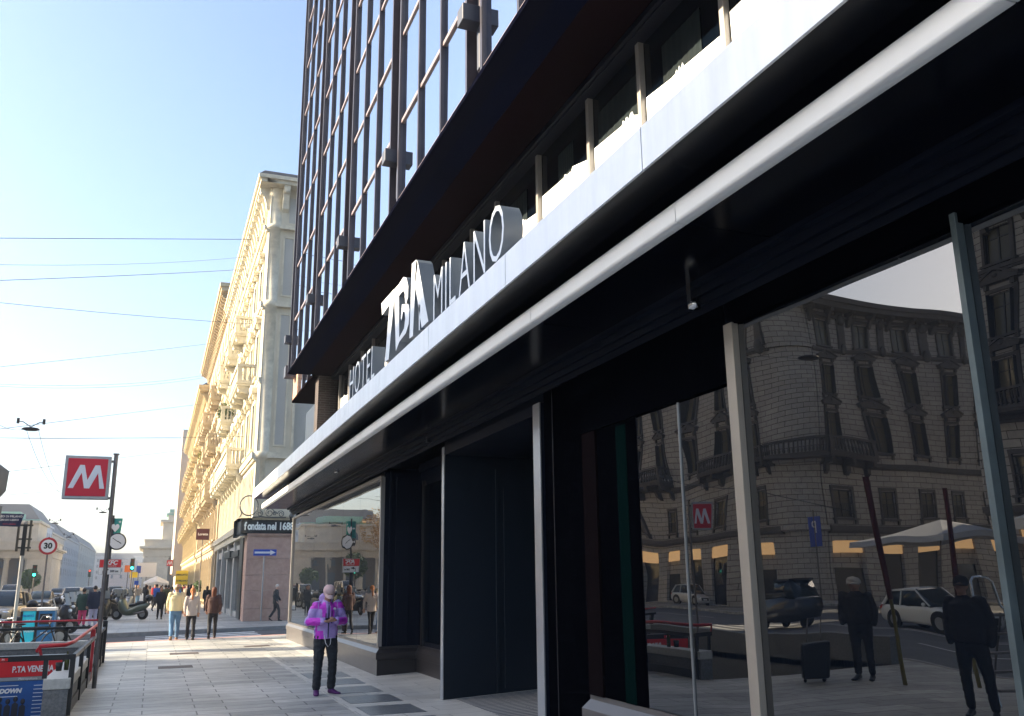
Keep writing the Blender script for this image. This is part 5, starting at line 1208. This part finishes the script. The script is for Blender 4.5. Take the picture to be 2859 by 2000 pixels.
def hand(g,w,d,up,s=1.,curl=.5,side=1):
    """palm at wrist w pointing along d, five fingers bent toward -up, thumb off the side of the palm"""
    d=Vector(d).normalized(); up=Vector(up).normalized(); sd=d.cross(up).normalized()*side
    w=Vector(w)
    for t in (0,.02,.04,.06,.08): 
        c=w+d*t*s; g.ell(c+sd*.012*s,.022*s,.022*s,.018*s,8,6); g.ell(c-sd*.016*s,.022*s,.022*s,.018*s,8,6)
    for i,(o,l) in enumerate(((.033,.062),(.012,.072),(-.010,.068),(-.031,.052))):
        p=w+d*.088*s+sd*o*s; a=d; 
        p1=p+a*l*.45*s; a2=(d*math.cos(curl)-up*math.sin(curl)); p2=p1+a2*l*.33*s; a3=(d*math.cos(curl*2)-up*math.sin(curl*2)); p3=p2+a3*l*.28*s
        g.tube([p,p1,p2,p3],[.0092*s,.0088*s,.008*s,.0068*s],7); g.ell(p3,.0068*s,.0068*s,.0068*s,6,5)
    p=w+d*.03*s+sd*.036*s; p1=p+(d*.6+sd*.7-up*.2).normalized()*.035*s; p2=p1+(d*.9+sd*.1-up*.5).normalized()*.032*s
    g.tube([p,p1,p2],[.013*s,.011*s,.009*s],7); g.ell(p2,.009*s,.009*s,.009*s,6,5)
def shoe(g,a,t,w=.045,h=.075):
    a=Vector(a); t=Vector(t); d=(t-a); d.z=0; L=d.length; d.normalize(); s=Vector((-d.y,d.x,0))
    vs=[];n=12
    z0=min(a.z,t.z)
    for (k,wd,hh,lift) in ((-.3,.7,.9,0),(-.12,1,1.25,0),(.2,1,1.2,0),(.55,1.02,.8,0),(.85,1.08,.6,0),(1.1,.95,.5,0),(1.28,.5,.36,.004)):
        c=a+d*L*k; z=a.z+(t.z-a.z)*max(0,min(1,k))
        for i in range(n):
            q=2*math.pi*i/n; x=math.cos(q)*w*wd; zz=math.sin(q)
            vs.append(Vector((c.x,c.y,0))+s*x+Vector((0,0,z-.085+lift+(hh*h*(zz*.5+.5)))))
    g.add(vs,[(i*n+j,i*n+(j+1)%n,(i+1)*n+(j+1)%n,(i+1)*n+j) for i in range(6) for j in range(n)]+[tuple(reversed(range(n))),tuple(range(6*n,7*n))],True)
def person(label,loc,rz,J,cl,vox=.02,s=1.,hairf=None,group=None,hands=True,cap=None,hood=None,bag=None,skirt=0.,coat=.0,lod=False):
    """J joints for 1.72 m figure facing -Y"""
    rt=thing('person',label,'person',loc,rz,group); rt.scale=(s,s,s)
    hd=Vector(J.get('head',(0,-.01,1.585))); nk=Vector(J.get('neck',(0,.0,1.44))); ch=Vector(J.get('chest',(0,0,1.25))); pv=Vector(J.get('pelvis',(0,0,.93)))
    tilt=J.get('tilt',0.)
    SL,EL_,WL=[Vector(p) for p in J['L']]; SR,ER,WR=[Vector(p) for p in J['R']]
    HL_,KL,AL,TL=[Vector(p) for p in J['l']]; HR,KR,AR,TR=[Vector(p) for p in J['r']]
    g=MB(); head(g,hd,tilt); g.tube([nk-Vector((0,0,.06)),nk+(hd-nk)*.6],[.058,.052],12)
    stack(g,[(pv.x,pv.y,pv.z-.06,.14,.10),(pv.x,pv.y,pv.z+.04,.15,.11),((pv.x+ch.x)/2,(pv.y+ch.y)/2,(pv.z+ch.z)/2,.125,.09),(ch.x,ch.y,ch.z,.15,.105),(ch.x,ch.y,ch.z+.12,.145,.095),(nk.x,nk.y,nk.z-.02,.07,.06)])
    for S_,E_,W_ in ((SL,EL_,WL),(SR,ER,WR)): limb(g,[S_,E_,W_],[.045,.036,.026])
    for H_,K_,A_ in ((HL_,KL,AL),(HR,KR,AR)): limb(g,[H_,K_,A_],[.075,.05,.036])
    if hands:
        for W_,E_,sd in ((WL,EL_,1),(WR,ER,-1)):
            d=(W_-E_).normalized(); up=J.get('hup',Vector((0,-1,0)) if abs(d.y)<.6 else Vector((0,0,1))); hand(g,W_,d if not J.get('hd') else Vector(J['hd'][0 if sd==1 else 1]),up,1.,J.get('curl',.5),sd)
    fuse(g,'body',cl.get('skin',m_skin),rt,min(vox,.009) if (hands and not lod) else vox,1)
    if not lod: face_bits(rt,hd,tilt)
    # trousers
    tr=cl.get('tr',.095); g=MB(); stack(g,[(pv.x,pv.y,pv.z-.16,.11,.085),(pv.x,pv.y,pv.z-.10,.165,.12),(pv.x,pv.y,pv.z+.02,.165,.125),(pv.x,pv.y,pv.z+.10,.15,.115)])
    for H_,K_,A_ in ((HL_,KL,AL),(HR,KR,AR)):
        m1=H_.lerp(K_,.5); m2=K_.lerp(A_,.5)
        limb(g,[H_,m1,K_,m2,A_+Vector((0,0,.03))],[tr*1.06,tr*.97,tr*.76,tr*.72,tr*cl.get('cuff',.62)])
        if not lod:
            for k in range(5): c=m2.lerp(A_,k/5+.05); g.ell(c+Vector((0,-.008*(k%2),0)),tr*.70,tr*.72,.012,10,5)
    fuse(g,'trousers',cl['trousers'],rt,vox,1,None,.010 if not lod else .008,(8,8,19))
    g=MB(); shoe(g,AL,TL); g2=g; g2.build('shoe',cl.get('shoes',m_black),rt,keep=True); g=MB(); shoe(g,AR,TR); g.build('shoe',cl.get('shoes',m_black),rt,keep=True)
    # top
    jr=cl.get('jr',.062); fat=cl.get('fat',1.); g=MB(); hem=cl.get('hem',pv.z-.04)
    stack(g,[(pv.x,pv.y,hem,.17*fat+skirt,.13*fat+skirt),(pv.x,pv.y,pv.z+.08,.175*fat,.13*fat),((pv.x+ch.x)/2,(pv.y+ch.y)/2,(pv.z+ch.z)/2,.165*fat,.125*fat),(ch.x,ch.y,ch.z,.18*fat,.135*fat),(ch.x,ch.y,ch.z+.11,.175*fat,.12*fat),(nk.x,nk.y,nk.z-.02,.085,.08),(nk.x,nk.y,nk.z+.03,.065,.062)])
    for S_,E_,W_ in ((SL,EL_,WL),(SR,ER,WR)):
        m1=S_.lerp(E_,.5); m2=E_.lerp(W_,.5); m3=E_.lerp(W_,.93)
        limb(g,[S_,m1,E_,m2,m3],[jr*1.12,jr*1.05,jr*.98,jr*.9,jr*.68])
    if hood:
        g.tube([nk+Vector((.10*math.cos(q),.02+.10*math.sin(q),.03+.035*math.sin(q))) for q in [i*2*math.pi/14 for i in range(15)]],.042,8,False)
        g.ell(nk+Vector((0,.09,.06)),.11,.075,.10,12,8)
    fuse(g,'jacket',cl['top'],rt,vox,2,cl.get('fn'),.010 if not lod else .007,(9,9,17))
    if hairf:
        kind,mh=hairf; g=MB(Matrix.Translation(hd)@Matrix.Rotation(tilt,4,'X'))
        if kind=='bald': g.ell((0,.035,.0),.079,.085,.07,14,8)
        else: g.ell((0,.028,.035),.086,.098,.098,16,10); 
        if kind=='long': g.ell((0,.07,-.12),.085,.05,.17,12,8); g.ell((0,.075,-.24),.06,.04,.10,12,8); g.ell((0,.05,-.03),.092,.075,.12,12,8)
        if kind=='tail': g.ell((0,.12,-.04),.035,.035,.06,8,6); g.ell((0,.13,-.16),.035,.03,.12,8,6)
        fuse(g,'hair',mh,rt,max(.009,vox*.7),1)
    if cap:
        g=MB(Matrix.Translation(hd)@Matrix.Rotation(tilt,4,'X'))
        g.lathe([(.094,.018),(.097,.04),(.092,.08),(.07,.115),(.03,.132),(0,.136)],(0,.012,0),20); g.ell((0,.012,.137),.01,.01,.006,6,4)
        n=10; vs=[]
        for i in range(n+1):
            q=math.pi+math.pi*i/n; vs+= [(.09*math.cos(q),.0+.095*math.sin(q),.03),(.082*math.cos(q),-.02+.165*math.sin(q),.012-.012*abs(math.cos(q)))]
        o_=[(v[0],v[1],v[2]-.006) for v in vs]; k=len(vs)
        g.add(vs+o_,[(2*i,2*i+1,2*i+3,2*i+2) for i in range(n)]+[(k+2*i,k+2*i+2,k+2*i+3,k+2*i+1) for i in range(n)]+[(2*i+1,k+2*i+1,k+2*i+3,2*i+3) for i in range(n)],True)
        g.build('cap',cap,rt,keep=True)
    if bag:
        g=MB(); 
        stack(g,[(0,.2,.98,.13,.06),(0,.21,1.1,.15,.085),(0,.2,1.3,.14,.075),(0,.18,1.4,.10,.04)])
        o=fuse(g,'backpack_body',bag,None,.02,1); 
    return rt
def stand(sp=.09,arms='down'):
    J=dict(l=[(-.085,0,.9),(-sp,-.01,.50),(-sp-.01,.02,.095),(-sp-.03,-.12,.085)],r=[(.085,0,.9),(sp,-.01,.50),(sp+.01,.02,.095),(sp+.03,-.12,.085)])
    J['L']=[(-.17,0,1.39),(-.235,.03,1.12),(-.235,-.06,.88)]; J['R']=[(.17,0,1.39),(.235,.03,1.12),(.235,-.06,.88)]
    return J
def walk(st=.25,sw=.2,flip=1):
    f=flip
    J=dict(l=[(-.085,0,.88),(-.09,-.14*f-.03,.50),(-.09,-.18*f,.10 if f>0 else .13),(-.095,-.18*f-.13,.09)],r=[(.085,0,.88),(.09,.06*f-.03,.49),(.09,.25*f,.15 if f>0 else .10),(.095,.25*f-.12,.085)])
    J['L']=[(-.17,0,1.39),(-.225,.10*f,1.13),(-.22,.03*f-.08,.90)]; J['R']=[(.17,0,1.39),(.225,-.08*f,1.13),(.21,-.20*f-.02,.92)]
    return J
# --- the young man with the phone
m_lil=mat('lilac_shell',(.47,.33,.70),.55,var=.10,vscale=6,bump=.5,bscale=14); m_mag=mat('magenta_shell',(.62,.05,.62),.55,var=.10,vscale=6,bump=.5,bscale=14)
m_jean=mat('washed_black_denim',(.022,.026,.032),.8,var=.7,vscale=9,bump=.5,bscale=18); m_zip=mat('navy_trim',(.02,.025,.09),.5)
def jfn(c):
    a=abs(c.x)
    if c.z>1.43: return 0
    if a<.15 and c.y<-.02: return 1 if 1.2+.12*(a>.1)<c.z and a>.035 else (1 if c.z<.99 and c.x<-.06-.15*(c.z-.86) else 0)
    if a>.16 or c.y<-.14:
        if c.z<1.19 and c.y<-.04: return 1
        if c.z>1.33: return 1
        return 0
    if c.z<.98 and c.x<-.09: return 1
    return 0
J=dict(head=(.015,-.055,1.57),neck=(0,-.005,1.43),tilt=R(32),chest=(0,0,1.24),
 L=[(-.165,0,1.365),(-.29,.0,1.13),(-.085,-.22,1.13)],R=[(.18,0,1.38),(.285,.0,1.13),(.10,-.23,1.14)],
 l=[(-.09,0,.9),(-.115,-.04,.50),(-.12,.0,.095),(-.15,-.13,.085)],r=[(.09,.0,.9),(.12,-.04,.50),(.13,.05,.095),(.22,-.06,.085)],hd=[(.8,-.55,.15),(-.75,-.6,.25)],hup=Vector((0,-.5,-.85)),curl=.7)
MAN=person('young man in lilac and magenta hooded jacket and pink cap holding a phone',(2.68,15.12,0),R(4),J,dict(top=[m_lil,m_mag],fn=jfn,trousers=m_jean,shoes=mat('purple_trainers',(.10,.02,.13),.6,var=.3),jr=.078,fat=1.12,hem=.86,tr=.098,cuff=.7),vox=.008,s=1.0,hairf=('short',mat('dark_hair',(.02,.014,.012),.7)),cap=mat('pink_cap',(.70,.50,.48),.8,bump=.2,bscale=60),hood=True)
def part(o,name,m,fr=None): o.build(name,m,MAN,keep=True)
g=MB(); g.box(-.008,.008,-.162,-.150,.88,1.38); g.build('zip',m_zip,MAN,keep=True)
g=MB(); g.box(.045,.058,-.163,-.150,1.1,1.3); g.box(-.052,-.042,-.163,-.150,1.12,1.26); g.build('zip',m_zip,MAN,keep=True)
g=MB(); g.tube([(-.06,-.15,.92),(-.04,-.17,.80),(.0,-.18,.74),(.035,-.175,.78),(.05,-.15,.88)],.006,6); g.build('drawcord',m_whitep,MAN,keep=True)
g=MB(); 
for sx in (-1,1): pass
g.box(.07,.115,-.158,-.150,1.315,1.335); g.box(.08,.11,-.158,-.150,1.335,1.345); g.build('chest_logo',m_whitep,MAN,keep=True)
ph=thing('phone','black phone held in both hands of the young man','phone',(2.70,14.85,1.165),R(4)); g=MB(); g.obox(Vector((0,0,0)),.15,.075,.009,Matrix.Rotation(R(-38),3,'X')); g.build('phone_body',m_black,ph,.003,keep=True)
g=MB(); g.obox(Vector((0,.0035,.0045)),.138,.066,.002,Matrix.Rotation(R(-38),3,'X')); g.build('screen',mat('phone_screen',(.02,.025,.03),.1),ph,keep=True)
# --- walkers seen from behind
m_blk=mat('black_cloth',(.018,.018,.022),.85,bump=.2,bscale=30)
person('man in cream bomber jacket and blue jeans walking away at the crossing',(.76,31.7,-.02),R(180),walk(flip=1),dict(top=mat('cream_jacket',(.58,.50,.30),.8,bump=.2,bscale=12),trousers=mat('blue_jeans',(.10,.20,.34),.85,var=.2),shoes=mat('tan_shoes',(.3,.2,.13),.7),jr=.075,fat=1.18,tr=.1),.018,1.03,hairf=('bald',mat('grey_brown_hair',(.20,.13,.08),.8)))
person('ginger ponytailed woman in beige blazer and black trousers beside the cream jacket',(1.24,31.4,-.02),R(178),walk(flip=-1),dict(top=mat('beige_blazer',(.42,.36,.33),.85),trousers=m_blk,jr=.058,fat=.95,hem=.80,tr=.085,cuff=.85),.018,.955,hairf=('tail',mat('ginger_hair',(.35,.12,.03),.7)),skirt=.03)
person('woman with long reddish hair in dark brown top and black trousers right of the couple',(1.93,31.9,-.02),R(176),walk(flip=1),dict(top=mat('dark_brown_top',(.07,.035,.03),.85,bump=.3,bscale=20),trousers=m_blk,jr=.07,fat=1.12,hem=.84,tr=.088),.018,.965,hairf=('long',mat('auburn_hair',(.12,.035,.015),.7)))
Jw=walk(flip=1); Jw['head']=(0,-.08,1.55); Jw['neck']=(0,-.03,1.41)
person('elderly white-haired man in dark suit striding past the pink granite',(5.45,44.3,0),R(82),Jw,dict(top=mat('charcoal_suit',(.035,.04,.045),.8),trousers=mat('suit_trousers',(.03,.033,.04),.8),jr=.062,hem=.78,tr=.088,skin=m_skinl),.02,1.0,hairf=('short',mat('white_hair',(.55,.5,.45),.8)))
person('person in dark green jacket and pink trousers standing by the scooters',(-2.74,44,0),R(165),stand(.1),dict(top=mat('dark_green_jacket',(.02,.055,.045),.8),trousers=mat('pink_trousers',(.60,.06,.16),.8),jr=.08,fat=1.3,hem=.72,tr=.1),.022,.94,hairf=('short',mat('dark_hair',(.02,.014,.012),.7)))
person('person in navy jacket with green collar and lilac trousers beside the one in pink',(-2.28,43.4,0),R(200),stand(.1),dict(top=mat('navy_jacket',(.012,.018,.04),.8),trousers=mat('lilac_trousers',(.42,.38,.48),.8),jr=.08,fat=1.25,hem=.74,tr=.1),.022,1.0,hairf=('short',mat('dark_hair',(.02,.014,.012),.7)))
# --- figures only seen in the glass
person('dark-clad man in a pale flat cap with a suitcase, reflected in the near glass','a' and (-3.05,12.65,0),R(60),stand(.1),dict(top=m_blk,trousers=m_blk,jr=.066,fat=1.08,tr=.092),.02,1.0,cap=mat('grey_cap',(.4,.38,.36),.8),hands=False,lod=True)
person('broad dark-clad man in a dark cap, larger reflection near the ladder',(-1.75,9.1,0),R(60),stand(.14),dict(top=m_blk,trousers=m_blk,jr=.07,fat=1.15,tr=.1),.02,1.0,cap=m_blk,hands=False,lod=True)
t=thing('suitcase','black upright wheeled suitcase beside the flat-capped man, reflected','suitcase',(-2.5,13.0,0),R(30)); g=MB(); g.box(-.2,.2,-.13,.13,.06,.62); g.build('shell',m_black,t,.03,keep=True); g=MB(); g.tube([(-.1,.1,.6),(-.1,.1,1.0),(.1,.1,1.0),(.1,.1,.6)],.012,6); g.build('handle',m_steel,t,keep=True)
for x in (-.15,.15): g=MB(); g.ell((x,0,.035),.03,.03,.035,8,6); g.build('wheel',m_rubber,t,keep=True)
# --- the crowd: a few prototypes, each person its own object
CLS=[('black coat',dict(top=m_blk,trousers=m_blk,jr=.07,fat=1.1,hem=.75)),('grey jacket',dict(top=mat('grey_jacket',(.18,.18,.19),.8),trousers=mat('blue_jeans',(.10,.20,.34),.85),jr=.068,fat=1.1)),
 ('beige coat',dict(top=mat('beige_coat',(.42,.36,.28),.8),trousers=m_blk,jr=.07,fat=1.1,hem=.7)),('olive jacket',dict(top=mat('olive_jacket',(.07,.08,.04),.8),trousers=mat('khaki',(.26,.22,.15),.8),jr=.07,fat=1.15)),
 ('red top',dict(top=mat('red_top',(.5,.03,.03),.8),trousers=m_blk,jr=.06)),('white top',dict(top=mat('white_top',(.6,.6,.6),.8),trousers=mat('blue_jeans',(.10,.20,.34),.85),jr=.06)),('blue jacket',dict(top=mat('blue_jacket',(.03,.10,.38),.8),trousers=m_blk,jr=.07,fat=1.1))]
spots=[(.45,50.5,0,'grey-haired man in black coat looking down at a phone by the maxi scooter',0),(.75,58,3,'man in olive jacket and backpack walking by the scooters',180),(1.0,63,1,'person in grey jacket walking up the pavement behind the scooter',170),
(.6,72,2,'person in beige coat among the crowd left of the couple',180),(.2,80,4,'person in red top under the white market umbrella',10),(1.3,84,0,'person in black coat in the crowd near the umbrella',190),(1.9,78,6,'person in blue jacket in the middle of the crowd',160),
(2.1,88,5,'person in white top near the yellow banner',30),(2.6,70,0,'person in black coat just behind the cream-jacketed man',180),(2.9,74,1,'person in grey jacket left of the planter',0),(3.3,62,0,'tall person in black coat walking by the palazzo wall before the planter',180),
(2.5,95,3,'person in olive jacket below the yellow banner',0),(3.0,100,4,'person in red top below the yellow banner',180),(-.2,90,2,'person in beige coat at the back of the crowd',200),(-.6,98,0,'person in black coat by the far metro sign',0),(1.0,105,5,'person in white top far up the pavement',180),
(1.7,110,1,'person in grey jacket far up the pavement',0),(.3,66,6,'person in blue jacket behind the parked scooters',150),(-.3,60,0,'person in black coat behind the maxi scooter screen',90),(2.2,120,0,'tiny person in black coat at the end of the pavement',0),(.9,128,2,'tiny person in beige coat at the end of the pavement',0),(-1.0,76,1,'person in grey jacket stepping between scooters',20),
(3.2,92,6,'person in blue jacket leaving the shopfronts',170),(2.7,82,2,'person in beige coat close to the palazzo doors',0),(-1.3,84,0,'person in black coat at the kerb beyond the scooters',0),(3.45,110,0,'tiny person in black coat beside the yellow wall',0)]
PR={}
for i,(x,y,k,lb,rz) in enumerate(spots):
    key=(k,i%2)
    if key not in PR:
        o=person(lb,(x,y,0),R(rz),walk(flip=1 if i%2 else -1) if y>56 else stand(),CLS[k][1],.03,1.,hairf=('short' if i%3 else 'long',mat('dark_hair',(.02,.014,.012),.7)),hands=False,lod=True,group='pedestrians on the avenue pavement'); PR[key]=o
    else:
        o=dup(PR[key]); o.location=(x,y,0); o.rotation_euler=(0,0,R(rz)); o['label']=lb
    s_=.93+.1*((i*37)%10)/10; o.scale=(s_,s_,s_)
# ================================================================== CAMERA, SUN, SKY
cd=bpy.data.cameras.new('camera'); cam=bpy.data.objects.new('camera',cd); col.objects.link(cam)
cd.sensor_width=36; cd.lens=F0/W0*36; cd.clip_end=3000; cd.clip_start=.05
Rm=Matrix((( _x.x,_x.y,_x.z),(_s.x,_s.y,_s.z),(_up.x,_up.y,_up.z)))
cam.matrix_world=Matrix.Translation(CAM)@Rm.to_4x4()
sc.camera=cam
EL=R(25.); sh=Vector((-.963,.270,0)).normalized(); sd=Vector((sh.x*math.cos(EL),sh.y*math.cos(EL),math.sin(EL)))
sl=bpy.data.lights.new('sun','SUN'); sl.energy=SUN_E; sl.angle=R(.5); sl.color=(1,.84,.60)
so=bpy.data.objects.new('sun',sl); col.objects.link(so); so.rotation_euler=sd.to_track_quat('Z','Y').to_euler()
hz=MB().box(-905,905,-905,905,-4.5,43).build('haze',mat('x_dummy',(1,1,1)))
hz['kind']='stuff'; hz['label']='thin pale morning haze filling the avenue'
mh=bpy.data.materials.new('haze_air'); mh.use_nodes=True; hn=mh.node_tree; hn.nodes.remove(hn.nodes['Principled BSDF'])
pv_=hn.nodes.new('ShaderNodeVolumePrincipled'); pv_.inputs['Color'].default_value=(.86,.92,1,1); pv_.inputs['Density'].default_value=HAZE; pv_.inputs['Anisotropy'].default_value=.3
hn.links.new(pv_.outputs[0],hn.nodes['Material Output'].inputs['Volume']); hz.data.materials.clear(); hz.data.materials.append(mh)
w=bpy.data.worlds.new('World'); sc.world=w; w.use_nodes=True; nt=w.node_tree; bg=nt.nodes['Background']
sk=nt.nodes.new('ShaderNodeTexSky'); sk.sky_type='NISHITA'; sk.sun_disc=False; sk.sun_elevation=EL
sk.sun_rotation=math.atan2(sh.x,sh.y)%(2*math.pi); sk.air_density=1.0; sk.dust_density=SKY_D; sk.ozone_density=2.2; sk.altitude=0
nt.links.new(sk.outputs[0],bg.inputs[0]); bg.inputs[1].default_value=SKY_S
vs=sc.view_settings; vs.view_transform='Standard'; vs.look='None'; vs.exposure=EXPO; vs.gamma=1; vs.use_curve_mapping=False
sc.cycles.max_bounces=6; sc.cycles.glossy_bounces=4; sc.cycles.diffuse_bounces=3; sc.cycles.transparent_max_bounces=8
sc.cycles.sample_clamp_indirect=6
sc.cycles.volume_bounces=0
